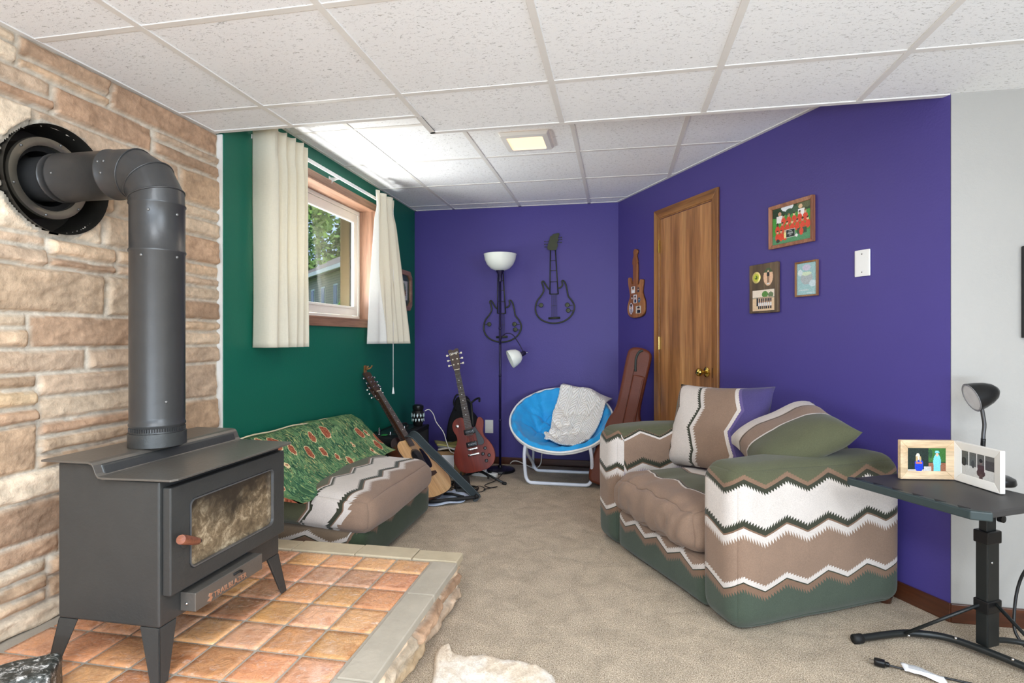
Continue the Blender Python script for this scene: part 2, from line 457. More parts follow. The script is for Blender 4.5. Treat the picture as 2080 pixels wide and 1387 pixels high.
b = B(); b.box(-1.9, -.865, 2.325, 2.337, LZ, UZ+.02); b.box(-.877, -.865, 2.335, 2.535, LZ, UZ+.02); b.box(-.877, 1.40, 2.525, 2.537, LZ, UZ+.02)
struct(b.build('trim_1', M['tbar']))
b = B(); b.prism([(-1.9, 2.2), (1.45, 2.2), (1.45, 2.6), (.1, 4.95), (-1.9, 4.95)], UZ+.003, UZ+.02)
up = struct(b.build('ceiling', M['tile']))
b = B()
for x in (-.86-.61, -.86, -.25, .36, .97):
    ye = 4.9 if x < 0 else WA.y+(x-WA.x)*WD.y/WD.x
    b.box(x-.012, x+.012, 2.34, ye, UZ-.001, UZ+.006)
for y in (2.92, 3.53, 4.13, 4.74):
    xe = WA.x+(y-WA.y)*WD.x/WD.y
    b.box(GX, xe, y-.012, y+.012, UZ, UZ+.006)
b.box(GX, GX+.02, 2.34, 4.9, UZ-.001, UZ+.006); b.box(GX, .0, 4.88, 4.9, UZ-.001, UZ+.006)
b.build('ceiling_grid', M['tbar'], up)
b = B(); b.box(0, WL+.02, -.022, .0, UZ-.002, UZ+.006); o = b.build('trim_2', M['tbar']); o.location = WA; o.rotation_euler = (0, 0, WANG); struct(o)

# baseboards
b = B(); b.box(-1.85, .0, 4.887, 4.9, 0, .062); struct(b.build('baseboard_back', M['base'], bevel=.003))
b = B(); b.box(1.33, WL+.006, -.013, -.001, 0, .075); b.box(.03, .58, -.013, -.001, 0, .065)
o = b.build('baseboard_right', M['base'], bevel=.003); o.location = WA; o.rotation_euler = (0, 0, WANG); struct(o)
b = B(); b.box(1.296, 3.2, 2.497, 2.509, 0, .075); struct(b.build('baseboard_right', M['base'], bevel=.003))
b = B(); b.box(GX, GX+.012, 3.45, 4.885, 0, .062); struct(b.build('baseboard_left', M['base'], bevel=.003))

# ---------------------------------------------------------------- ledge stone surfaces
random.seed(7)
STC = [(212, 184, 154), (198, 168, 138), (222, 198, 170), (190, 158, 130), (216, 188, 152), (204, 178, 152), (226, 206, 180), (186, 152, 124)]
MORT = (208, 197, 180)
def stones(W, Hh, rmin=.085, rmax=.165, wmin=.2, wmax=.62, psplit=.55, over=.0):
    out = []; z = 0
    while z < Hh-.001:
        rh = random.uniform(rmin, rmax)
        if Hh-z-rh < rmin*.7: rh = Hh-z
        row = []; x = -random.uniform(0, .3)
        while x < W:
            ww = random.uniform(wmin, wmax); x1 = x+ww
            if W-x1 < .1: x1 = W+random.uniform(-.008, .010)*(1 if over else 0)
            parts = [(z, z+rh)]
            if random.random() < psplit and rh > .095:
                if rh > .14 and random.random() < .4:
                    c1 = z+rh*random.uniform(.28, .38); c2 = z+rh*random.uniform(.62, .72); parts = [(z, c1), (c1, c2), (c2, z+rh)]
                else:
                    c1 = z+rh*random.uniform(.35, .65); parts = [(z, c1), (c1, z+rh)]
            for (a, c) in parts:
                k = random.random(); q = random.choice(STC); g = random.uniform(.9, 1.06)
                row.append((x, x1+(random.uniform(-.006, .008) if over and x1 >= W-.02 else 0), a, c, tuple(min(255, t*g) for t in q), random.uniform(-.12, .12), random.uniform(-.25, .25), random.uniform(0, 99), random.uniform(.0, .010)))
            x = x1
        out.append((z, z+rh, row)); z += rh
    return out
def stone_mesh(name, ST, W0, W1, H0, H1, step, place, hole=None, parent=None, gap=.0055, depth=.028, rough=1.0):
    nu = int((W1-W0)/step); nv = int((H1-H0)/step); vs = []; cs = []; keep = []
    ri = 0
    for j in range(nv+1):
        z = H0+(H1-H0)*j/nv
        row = next((r for r in ST if r[0] <= z < r[1]), ST[-1])
        for i in range(nu+1):
            x = W0+(W1-W0)*i/nu
            xw = x+.004*noise.noise(Vector((x*14, z*14, 3))); zw = z+.004*noise.noise(Vector((x*9, z*22, 8)))
            best = None
            for s_ in row[2]:
                if s_[0] <= xw < s_[1] and s_[2] <= zw < s_[3]: best = s_; break
            h = 0; c = MORT
            if best:
                d = min(xw-best[0], best[1]-xw, zw-best[2], best[3]-zw)-gap
                if d > 0:
                    e = min(1, d/.011); e = 1-(1-e)**2
                    cx, cz = (best[0]+best[1])/2, (best[2]+best[3])/2
                    n1 = noise.fractal(Vector((x*7+best[7], z*16, best[7])), 1.0, 2.0, 4)
                    n2 = abs(noise.noise(Vector((x*11-z*5, z*24+best[7], best[7]*2))))
                    h = e*(depth-.010+best[8]+best[5]*(x-cx)*.35+best[6]*(z-cz)*.35+.0065*n1*rough-.010*n2*rough)
                    h = max(h, .003*e)
                    k = 1+.10*n1; c = tuple(max(0, min(255, t*k)) for t in best[4])
                    if d < .004: c = tuple(.5*a+.5*b_ for a, b_ in zip(c, MORT))
            h += .0015*noise.noise(Vector((x*60, z*60, 1)))
            if hole:
                r_ = math.hypot(x-hole[0], z-hole[1])
                rr = hole[2]*(1+.035*noise.noise(Vector((math.atan2(z-hole[1], x-hole[0])*1.6, 0, 5))))
                if r_ < rr+.022+.012*noise.noise(Vector((x*20, z*20, 4))): h = min(h, .014+.3*max(0, r_-rr)); c = (188, 178, 162)
                keep.append(r_ >= rr)
            vs.append(place(x, z, h)); cs.append(S(*c))
    fs = []
    for j in range(nv):
        for i in range(nu):
            a = j*(nu+1)+i; q = (a, a+1, a+nu+2, a+nu+1)
            if hole and not all(keep[t] for t in q): continue
            fs.append(q)
    me = bpy.data.meshes.new(name); me.from_pydata(vs, [], fs); me.materials.append(M['stone'])
    at = me.color_attributes.new('Col', 'FLOAT_COLOR', 'POINT')
    at.data.foreach_set('color', [t for c in cs for t in c])
    me.polygons.foreach_set('use_smooth', [True]*len(me.polygons)); me.update()
    o = bpy.data.objects.new(name, me); COL.objects.link(o)
    if parent: o.parent = parent
    return o
HOLE = (1.562, 1.66, .172)
ST = stones(2.352, 2.1, rmin=.07, rmax=.165, wmin=.26, wmax=.72, over=1)
SX = -1.884
def bend(x, z, h):
    # the end stones wrap round the corner behind the face
    return (SX+h, x, z)
stw = stone_mesh('wall_hearth', ST, .7, 2.362, .19, 2.1, .0068, bend, HOLE); struct(stw)
b = B(); b.box(-1.9, -1.885, -3, .71, 0, 2.1); b.build('plain_side', M['grout'], stw)
b = B(); b.box(-1.888, -1.856, 2.352, 2.3595, .0, 2.1); struct(b.build('trim_3', M['white']))

# ---------------------------------------------------------------- hearth platform
HZ = .193; HX = -.66; HY = 2.347
hearth = struct(sroot('hearth'))
b = B(); b.box(-1.9, HX-.045, -.2, HY-.035, .0, HZ-.004); b.build('hearth_core', M['grout'], hearth)
random.seed(11)
tb = B(); tcol = []
TC = [(214, 156, 112), (208, 148, 106), (220, 166, 112), (204, 144, 108), (222, 170, 122), (214, 158, 124), (218, 166, 132)]
xsL = [-.770-.149*k for k in range(0, 8)]
ysL = [2.232, 2.104]+[2.104-.1505*k for k in range(1, 16)]
cols = []
for i in range(7):
    for j in range(len(ysL)-1):
        x1, x0 = xsL[i]-.0045, xsL[i+1]+.0045
        if i == 6: x0 = max(x0, -1.84)
        if x0 > x1-.01: continue
        y1, y0 = ysL[j]-.0045, ysL[j+1]+.0045
        g = random.uniform(.9, 1.08); c = random.choice(TC)
        cols.append((x0, x1, y0, y1, S(*[min(255, t*g) for t in c])))
        n = 4; T_ = random.uniform(-.0008, .0008)
        tb.rbox(((x0+x1)/2, (y0+y1)/2, HZ-.009), (x1-x0, y1-y0, .018), .003, 4)
def tc(co):
    for q in cols:
        if q[0]-.001 <= co.x <= q[1]+.001 and q[2]-.001 <= co.y <= q[3]+.001: return q[4]
    return S(200, 125, 75)
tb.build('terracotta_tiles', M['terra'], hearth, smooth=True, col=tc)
# capstones
random.seed(5)
y = HY; seglens = [.12, .30, .52, .42, .45, .5]
b = B(); yy = HY-.112
for s_ in seglens[1:]:
    y0 = yy-s_; b.box(-.764+random.uniform(-.002, .002), HX+random.uniform(-.004, .006), y0+.002, yy-.002, HZ-.027, HZ+.001+random.uniform(0, .002)); yy = y0
b.build('capstone_row', M['cap'], hearth, bevel=.004)
b = B(); xx = HX
for s_, in [(.20,), (.26,), (.30,), (.25,), (.2,)]:
    b.box(max(xx-s_+.002, -1.85), xx-.002, HY-.110+random.uniform(0, .006), HY+random.uniform(-.006, .004), HZ-.027, HZ+.003+random.uniform(0, .003)); xx -= s_
b.build('capstone_row', M['cap2'], hearth, bevel=.004)
random.seed(23)
ST2 = stones(2.6, .166, rmin=.055, rmax=.06, wmin=.22, wmax=.5, psplit=0)
stone_mesh('stone_facing', ST2, .3, 2.6, 0, .166, .007, lambda x, z, h: (HX-.045+h*1.25, HY-2.6+x+.0, z), parent=hearth, depth=.034, rough=1.5)
stone_mesh('stone_facing', ST2, .3, 1.55, 0, .166, .012, lambda x, z, h: (HX-.02-(x-.3), HY-.045+h*1.25, z), parent=hearth, depth=.034, rough=1.5)

# ---------------------------------------------------------------- door in the angled wall
d1 = sroot('door_1', WA, WANG)
b = B()
k0, k1, zt = .587, 1.327, 2.09
t_ = .062
b.hexa([(k0,-.018,0),(k0+t_,-.012,0),(k0+t_,-.001,0),(k0,-.001,0)], [(k0,-.018,zt),(k0+t_,-.012,zt-t_),(k0+t_,-.001,zt-t_),(k0,-.001,zt)])
b.hexa([(k1-t_,-.012,0),(k1,-.018,0),(k1,-.001,0),(k1-t_,-.001,0)], [(k1-t_,-.012,zt-t_),(k1,-.018,zt),(k1,-.001,zt),(k1-t_,-.001,zt-t_)])
b.build('door_casing', M['oak_trim'], d1, bevel=.003)
b = B(); b.hexa([(k0+t_,-.012,zt-t_),(k1-t_,-.012,zt-t_),(k1-t_,-.001,zt-t_),(k0+t_,-.001,zt-t_)], [(k0,-.018,zt),(k1,-.018,zt),(k1,-.001,zt),(k0,-.001,zt)])
b.build('door_casing', M['oak_trim_x'], d1, bevel=.003)
b = B(); b.box(k0+t_+.001, k0+t_+.009, -.008, -.001, 0, zt-t_); b.box(k1-t_-.009, k1-t_-.001, -.008, -.001, 0, zt-t_); b.box(k0+t_, k1-t_, -.008, -.001, zt-t_-.009, zt-t_)
b.build('door_jamb', M['oak_trim'], d1)
b = B(); b.box(k0+t_+.011, k1-t_-.011, -.0055, -.0008, .012, zt-t_-.012); b.build('door_slab', M['oak'], d1)
for z in (1.815, 1.09, .25):
    b = B(); b.box(k0+t_-.008, k0+t_+.010, -.0145, -.006, z-.045, z+.045)
    b.T = Matrix.Translation((k0+t_+.004, -.016, z-.05)); b.lathe([(.0001, 0), (.005, .002), (.005, .098), (.0001, .1)], 10)
    b.build('hinge', M['brass'], d1, smooth=True, auto=30)
b = B(); b.T = Matrix.Translation((1.205, -.006, .905)) @ Matrix.Rotation(R(90), 4, 'X')
b.lathe([(.0001, 0), (.033, .0), (.033, .006), (.024, .012), (.012, .016), (.011, .034), (.02, .042), (.027, .055), (.026, .068), (.016, .077), (.0001, .079)], 28)
b.build('door_knob', M['brass'], d1, smooth=True, auto=50)
b = B(); b.box(k1-t_+.001, k1-t_+.006, -.0135, -.0115, .87, .935); b.build('strike_plate', M['soot'], d1)

# ---------------------------------------------------------------- window in the green wall
w1 = sroot('window_1')
cx0 = GX+.016
b = B()
# lining boards through the wall (upright), casing
b.box(-2.0, cx0, WY0-.0, WY0+.012, WZ0, WZ1); b.box(-2.0, cx0, WY1-.012, WY1, WZ0, WZ1)
b.box(GX, cx0, WY0-.06, WY0, WZ0-.05, WZ1+.045); b.box(GX, cx0, WY1, WY1+.055, WZ0-.05, WZ1+.045)
o = b.build('window_casing', M['cedar_z'], w1, bevel=.002)
b = B(); b.box(-2.0, cx0, WY0+.012, WY1-.012, WZ0, WZ0+.012); b.box(-2.0, cx0, WY0+.012, WY1-.012, WZ1-.012, WZ1)
b.box(GX, cx0, WY0, WY1, WZ0-.05, WZ0); b.box(GX, cx0, WY0, WY1, WZ1, WZ1+.045)
me_y = wood('window_oak_long', (128, 90, 70), (162, 122, 98), (186, 146, 122), 1, 12, .5, .1)
b.build('window_casing', me_y, w1, bevel=.002)
FX = -1.965
b = B(); y0, y1, z0, z1 = WY0+.012, WY1-.012, WZ0+.012, WZ1-.012
def ring(b, x0, x1, y0, y1, z0, z1, t):
    b.box(x0, x1, y0, y1, z0, z0+t); b.box(x0, x1, y0, y1, z1-t, z1)
    b.box(x0, x1, y0, y0+t, z0+t, z1-t); b.box(x0, x1, y1-t, y1, z0+t, z1-t)
ring(b, FX-.05, FX, y0, y1, z0, z1, .028)
b.box(FX-.05, FX-.012, (y0+y1)/2-.10, (y0+y1)/2-.06, z0, z1)
b.build('window_frame', M['vinyl'], w1, bevel=.003)
glassm = NT('window_glass'); glassm.col((1, 1, 1, 1))
tr = glassm.n('ShaderNodeBsdfTransparent'); gl = glassm.n('ShaderNodeBsdfGlossy'); gl.inputs['Roughness'].default_value = .03
mx = glassm.n('ShaderNodeMixShader'); mx.inputs[0].default_value = .06
glassm.l(tr.outputs[0], mx.inputs[1]); glassm.l(gl.outputs[0], mx.inputs[2]); glassm.l(mx.outputs[0], glassm.t.nodes['Material Output'].inputs['Surface'])
M['glass'] = glassm.m
for (a, c, xx) in ((3.22, 3.985, -.012), (2.70, 3.26, -.030)):
    b = B(); ring(b, FX-.02+xx+.012, FX+xx+.008, a, c, z0+.03, z1-.03, .068)
    ring(b, FX-.014+xx+.012, FX+xx+.014, a+.05, c-.05, z0+.08, z1-.08, .018)
    sh = b.build('window_sash', M['vinyl'], w1, bevel=.003)
    b = B(); b.box(FX-.012+xx+.008, FX-.008+xx+.008, a+.066, c-.066, z0+.096, z1-.096); b.build('pane', M['glass'], sh)
for z in (1.42, 1.86):
    b = B(); b.tube(spline([(FX, 3.235, z-.035), (FX+.016, 3.237, z-.02), (FX+.018, 3.238, z+.01), (FX+.002, 3.24, z+.04)], 5), .005, 8); b.build('sash_latch', M['vinyl'], w1, smooth=True)

# ================================================================ wood stove
st = thing('wood_stove', 'grey steel wood stove with a glass door, on four splayed legs on the hearth', 'stove', (-1.395, 1.585, HZ))
def stl(x, y, z): return (x+1.395, y-1.585, z-HZ)
X0, X1, Y0, Y1, SZ0 = -1.56, -1.228, 1.312, 1.858, .337
b = B(); b.T = Matrix.Translation((1.395, -1.585, -HZ))
b.prism([(X0, SZ0), (X1, SZ0), (X1, .737), (-1.40, .737), (-1.415, .778), (X0, .778)], Y0, Y1, 'y')
b.build('stove_body', M['stove'], st, bevel=.006, seg=3)
# top plate: step profile swept along y
b = B(); b.T = Matrix.Translation((1.395, -1.585, -HZ))
prof = [(-1.592, .782), (-1.437, .782), (-1.425, .779), (-1.419, .772), (-1.410, .750), (-1.403, .743), (-1.390, .741), (-1.185, .741)]
th = .006
def plate(u, v):
    i = min(int(u*(len(prof)-1)), len(prof)-2); f = u*(len(prof)-1)-i
    x = prof[i][0]*(1-f)+prof[i+1][0]*f; z = prof[i][1]*(1-f)+prof[i+1][1]*f
    return x, z
top = []
yl, yh = 1.290, 1.880
n = len(prof)
for off in (0, th):
    rows = []
    for (x, z) in prof:
        a = .012 if x > -1.19 else 0
        rows.append((b._v((x, yl+a, z+off)), b._v((x, yh-a, z+off))))
    # rounded front corners
    xf, zf = -1.175, .741
    rows.append((b._v((xf, yl+.03, zf+off)), b._v((xf, yh-.03, zf+off))))
    top.append(rows)
m = len(top[0])
for i in range(m-1):
    for k in (0, 1):
        r = top[k]; b._f([r[i][0], r[i+1][0], r[i+1][1], r[i][1]])
    for s_ in (0, 1): b._f([top[0][i][s_], top[0][i+1][s_], top[1][i+1][s_], top[1][i][s_]])
for i in (0, m-1): b._f([top[0][i][0], top[0][i][1], top[1][i][1], top[1][i][0]])
b.build('top_plate', M['stove_top'], st, bevel=.0015, seg=2)
# door with a rounded glass opening
DX0, DX1, DY0, DY1, DZ0, DZ1 = -1.227, -1.200, 1.321, 1.848, .422, .719
GY0, GY1, GZ0, GZ1 = 1.392, 1.784, .470, .668
def rrect(x0, x1, y0, y1, r, n=6):
    out = []
    for cx, cy, a in ((x1-r, y1-r, 0), (x0+r, y1-r, 90), (x0+r, y0+r, 180), (x1-r, y0+r, 270)):
        for k in range(n+1): t = R(a+90*k/n); out.append((cx+r*math.cos(t), cy+r*math.sin(t)))
    return out
def framed(b, outer, inner, a, c, axis='x'):
    """plate with a hole; both outlines have the same number of points"""
    f = {'x': lambda p, h: (h, p[0], p[1]), 'y': lambda p, h: (p[0], h, p[1]), 'z': lambda p, h: (p[0], p[1], h)}[axis]
    L = [[b._v(f(p, h)) for p in pts] for pts in (outer, inner) for h in (a, c)]
    n = len(outer); oa, oc, ia, ic = L
    for i in range(n):
        j = (i+1) % n
        b._f([oa[i], oa[j], ia[j], ia[i]]); b._f([oc[i], ic[i], ic[j], oc[j]])
        b._f([oa[i], oc[i], oc[j], oa[j]]); b._f([ia[i], ia[j], ic[j], ic[i]])
b = B(); b.T = Matrix.Translation((1.395, -1.585, -HZ))
framed(b, rrect(DY0, DY1, DZ0, DZ1, .004), rrect(GY0, GY1, GZ0, GZ1, .02), DX0, DX1)
door = b.build('stove_door', M['stove'], st, bevel=.004, seg=2)
b = B(); b.T = Matrix.Translation((1.395, -1.585, -HZ))
framed(b, rrect(GY0, GY1, GZ0, GZ1, .02), rrect(GY0+.004, GY1-.004, GZ0+.004, GZ1-.004, .017), DX1-.008, DX1+.0015)
b.build('glass_rim', plain('worn_steel_edge', (120, 122, 124), .35, .7), door)
gt = NT('sooty_stove_glass'); co = gt.obj()
n1 = gt.noise(7, 4, .6, co, .5); n2 = gt.noise(30, 6, .75, co, .6)
spz = gt.n('ShaderNodeSeparateXYZ'); gt.l(gt.obj(), spz.inputs[0])
hgt = gt.math('ADD', gt.math('MULTIPLY', gt.math('SUBTRACT', spz.outputs[2], .355), 6.5), gt.math('MULTIPLY', gt.math('SUBTRACT', n1, .5), 1.6))
c1 = gt.ramp(n2, [(.32, S(78, 66, 50)), (.5, S(116, 100, 78)), (.68, S(182, 166, 138))])
gt.col(gt.mix(gt.ramp(hgt, [(-.0, 0.0), (.55, .94)]), c1, S(46, 40, 34)))
M['gs'] = gt.set(.35, 0, .2, Coat_Weight=.35, Coat_Roughness=.03)
b = B(); b.T = Matrix.Translation((1.395, -1.585, -HZ)); b.prism(rrect(GY0+.001, GY1-.001, GZ0+.001, GZ1-.001, .019), DX1-.014, DX1-.010, 'x')
b.build('door_glass', M['gs'], door)
# handle: wooden grip on a short arm
P0 = Vector(stl(DX1, 1.366, .553)); hd = Vector((.022, -.098, .042))
b = B(); b.tube(spline([P0-Vector((.004, 0, 0)), P0+Vector((.020, .012, 0)), P0+Vector((.024, .034, -.004)), P0+Vector((.026, .024, -.001))], 4), .006, 12); b.T = Matrix.Translation(P0) @ Matrix.Rotation(R(90), 4, 'Y'); b.lathe([(.0001, -.001), (.013, 0), (.013, .004), (.0001, .005)], 16)
h_ = b.build('handle_arm', M['stove'], st, smooth=True, auto=40)
b = B(); q = P0+Vector((.026, .024, -.001))
b.T = Matrix.Translation(q) @ hd.normalized().to_track_quat('Z', 'Y').to_matrix().to_4x4()
b.lathe([(.0001, 0), (.0095, .001), (.0115, .02), (.0135, .085), (.0125, .093), (.0001, .0945)], 24)
b.build('handle_grip', wood('turned_hardwood', (92, 48, 32), (128, 74, 52), (156, 98, 74), 0, 60, .4), st, smooth=True, auto=50)
# ash lip with its plate
b = B(); b.T = Matrix.Translation((1.395, -1.585, -HZ)); b.box(-1.228, -1.178, 1.386, 1.688, .352, .405)
lip = b.build('ash_lip', M['stove_top'], st, bevel=.002)
b = B(); b.T = Matrix.Translation((1.395, -1.585, -HZ)); b.tube([(-1.1775, 1.545, .392), (-1.1775, 1.575, .392), (-1.173, 1.580, .388)], .004, 8); b.build('air_slide', M['soot'], lip, smooth=True)
cop = plain('copper_lettering', (206, 160, 132), .35, .7, .5, .1)
text('TRAILBLAZER', .0245, cop, lip, stl(-1.1776, 1.532, .360), (R(90), 0, R(90)), 'lettering', .0012)
b = B(); b.T = Matrix.Translation((1.395, -1.585, -HZ))
b.prism([(1.430, .362), (1.444, .356), (1.452, .366), (1.446, .370), (1.452, .378), (1.440, .382), (1.436, .374), (1.442, .370)], -1.1778, -1.1755, 'x')
b.build('emblem', cop, lip)
# bolts on the lip, paint chips
b = B(); b.T = Matrix.Translation(stl(-1.205, 1.383, .375)) @ Matrix.Rotation(R(90), 4, 'X'); b.lathe([(.0001, -.004), (.004, -.002), (.004, .001), (.0001, .003)], 10)
b.build('bolt', M['chrome'], lip, smooth=True)
# legs: tapered angle brackets
def leg(cx, cy, sx, sy):
    # sx,sy point outwards; corner runs from (cx,cy,.337) to foot splayed out
    b = B(); b.T = Matrix.Translation((1.395, -1.585, -HZ))
    zt, zb = SZ0, HZ+.0005; t = .005; wt, wb = .062, .030; o = .020
    for ax in (0, 1):
        if ax == 0:   # plate lying in the x direction (faces y)
            bot = [(cx+sx*o, cy+sy*o, zb), (cx+sx*(o-wb), cy+sy*o, zb), (cx+sx*(o-wb), cy+sy*(o-t), zb), (cx+sx*o, cy+sy*(o-t), zb)]
            tp = [(cx, cy, zt), (cx-sx*wt, cy, zt), (cx-sx*wt, cy-sy*t, zt), (cx, cy-sy*t, zt)]
        else:
            bot = [(cx+sx*o, cy+sy*o, zb), (cx+sx*o, cy+sy*(o-wb), zb), (cx+sx*(o-t), cy+sy*(o-wb), zb), (cx+sx*(o-t), cy+sy*o, zb)]
            tp = [(cx, cy, zt), (cx, cy-sy*wt, zt), (cx-sx*t, cy-sy*wt, zt), (cx-sx*t, cy, zt)]
        b.hexa(bot, tp)
    b.build('leg', M['stove'], st, bevel=.0015)
leg(X1-.001, Y0+.001, 1, -1); leg(X1-.001, Y1-.001, 1, 1); leg(X0+.001, Y0+.001, -1, -1); leg(X0+.001, Y1-.001, -1, 1)

# ---------------------------------------------------------------- stove pipe
PX, PY, PZH, PR = -1.452, 1.545, 1.662, .0775
pp = thing('stove_pipe', 'black stovepipe rising from the wood stove and turning into the stone wall', 'stovepipe', (PX, PY, .789))
b = B(); b.lathe([(PR*.5, 0), (PR+.004, 0), (PR+.004, .042), (PR-.002, .043), (PR-.004, .055), (PR*.5, .055)], 48); b.build('flue_collar', M['stove'], pp, smooth=True, auto=40)
mp = M['pipe']
z0 = .789
def rel(z): return z-z0
prof = [(PR-.003, .045)]
for zz in (rel(.862), ):
    prof += [(PR-.001, zz-.012), (PR+.002, zz-.008), (PR+.002, zz-.003), (PR-.001, zz+.001)]
prof += [(PR, rel(.88)), (PR, rel(1.398)), (PR+.003, rel(1.402)), (PR+.003, rel(1.407)), (PR, rel(1.411)), (PR, rel(1.548)), (PR+.003, rel(1.552)), (PR+.003, rel(1.556))]
b = B(); b.lathe(prof, 56, cap=False)
# crimped ring above the collar
for k in range(72):
    a = 2*math.pi*k/72; b.T = Matrix.Rotation(a, 4, 'Z'); b.box(PR-.002, PR+.0012, -.0012, .0012, .047, .058)
b.build('upright_pipe', mp, pp, smooth=True, auto=45)
# elbow of mitred gores
b = B(); cen = Vector((-.105, 0, rel(1.556)))  # bend centre
RB = .105
angs = [0, 15, 45, 75, 90]; rings = []
path = []
for i, a in enumerate(angs):
    t = R(a); path.append((cen.x+RB*math.cos(t), cen.z+RB*math.sin(t), a))
path[0] = (0, rel(1.556), 0)
for i, (x, z, a) in enumerate(path):
    t = R(a); row = []
    sc = 1.0 if i in (0, len(path)-1) else 1/math.cos(R(15))
    for k in range(56):
        q = 2*math.pi*k/56
        dx, dy = PR*math.cos(q)*sc, PR*math.sin(q)
        row.append(b._v((x+dx*math.cos(t), dy, z+dx*math.sin(t))))
    rings.append(row)
for a, c in zip(rings, rings[1:]):
    for k in range(56): b._f([a[k], a[(k+1) % 56], c[(k+1) % 56], c[k]])
b.build('elbow', mp, pp, smooth=True, auto=12)
for i in (1, 2, 3):
    x, z, a = path[i]; t = R(a); b = B()
    b.tube([(x+(PR+.0005)*math.cos(2*math.pi*k/48)/math.cos(R(15))*math.cos(t), (PR+.0005)*math.sin(2*math.pi*k/48), z+(PR+.0005)*math.cos(2*math.pi*k/48)/math.cos(R(15))*math.sin(t)) for k in range(48)], .0028, 6, closed=True)
    b.build('seam_bead', mp, pp, smooth=True)
# horizontal run
xe, ze = path[-1][0], path[-1][1]
b = B(); b.T = Matrix.Translation((xe, 0, ze)) @ Matrix.Rotation(R(-90), 4, 'Y')
L_ = .42
b.lathe([(PR, 0), (PR, .05), (PR+.003, .053), (PR+.003, .058), (PR, .061), (PR, .235), (PR+.003, .239), (PR+.003, .244), (PR-.001, .248), (PR-.001, .268), (PR+.002, .271), (PR+.001, .276), (PR-.004, .279), (PR-.006, L_)], 56, cap=False)
b.build('level_pipe', mp, pp, smooth=True, auto=45)
for (ang, z) in ((-65, 1.525), (-5, 1.52), (-5, 1.385), (-80, 1.385), (-30, .93)):
    b = B(); b.T = Matrix.Translation((0, 0, rel(z))) @ Matrix.Rotation(R(ang), 4, 'Z') @ Matrix.Translation((PR, 0, 0)) @ Matrix.Rotation(R(90), 4, 'Y')
    b.lathe([(.0001, -.001), (.0048, 0), (.0048, .002), (.003, .004), (.0001, .0045)], 8); b.build('screw', M['dull'], pp, smooth=True)
for (ang, d) in ((-75, .02), (-75, .042), (-102, .03), (-95, .215)):
    b = B()
    b.T = Matrix.Translation((xe-d, PR*math.sin(R(ang)), ze+PR*math.cos(R(ang)))) @ Matrix.Rotation(R(-ang), 4, 'X')
    b.lathe([(.0001, -.001), (.0042, 0), (.0042, .002), (.0001, .004)], 8); b.build('screw', M['dull'], pp, smooth=True)
# wall thimble
tm = thing('wall_thimble', 'dark metal thimble set in the round hole of the stone wall around the stovepipe', 'thimble', (-1.88, HOLE[0], HOLE[1]), R(0))
b = B(); b.T = Matrix.Rotation(R(-90), 4, 'Y')
b.lathe([(.181, -.035), (.178, -.028), (.173, .0), (.171, .10), (.0001, .101)], 48, cap=False); b.build('thimble_shell', plain('smoked_sheet_metal', (58, 55, 50), .38, .6, .5, .3, 9), tm, smooth=True, auto=40)
b = B(); b.T = Matrix.Translation((0, PY-HOLE[0]-.005, 0)) @ Matrix.Rotation(R(-90), 4, 'Y')
b.lathe([(.105, .07), (.106, -.018), (.118, -.022), (.132, -.020), (.134, -.010), (.128, .0), (.126, .095)], 48, cap=False); b.build('inner_collar', plain('worn_collar_metal', (120, 114, 102), .35, .75, .5, .3, 12), tm, smooth=True, auto=40)
b = B(); b.T = Matrix.Translation((0, PY-HOLE[0]-.005, 0)) @ Matrix.Rotation(R(-90), 4, 'Y'); b.lathe([(.106, .0), (.09, .004), (.09, .09)], 40, cap=False); b.build('packing', M['soot'], tm, smooth=True, auto=30)
for a in (15, 75, 140, 200, 262, 320):
    b = B(); b.T = Matrix.Translation((.021, PY-HOLE[0]-.005+.125*math.cos(R(a)), .125*math.sin(R(a)))) @ Matrix.Rotation(R(90), 4, 'Y'); b.lathe([(.0001, -.002), (.004, 0), (.004, .003), (.0001, .005)], 8); b.build('screw', M['dull'], tm, smooth=True)
# dark recess that the shell stands in
# ---------------------------------------------------------------- speckled block, bottom left
t = NT('speckled_black_stone'); co = t.obj(); n1 = t.noise(55, 5, .75, co, 1)
t.col(t.ramp(n1, [(.36, S(40, 44, 42)), (.52, S(70, 74, 70)), (.58, S(150, 150, 146)), (.63, S(236, 236, 234))])); t.bump(n1, .7, .01)
sb = B(); sb.rbox((0, 0, .05), (.26, .13, .10), .018, 14, disp=lambda p: Vector((0, 0, 1))*.004*noise.noise(p*40)+p.normalized()*.004*noise.noise(p*25))
o = sb.build('stone_block', t.set(.3, .2, .6), smooth=True); o.location = (-1.525, 1.115, HZ+.001); o.rotation_euler = (0, 0, R(38))
tag(o, 'black and white speckled block lying on the hearth tiles in front of the stove', 'block')

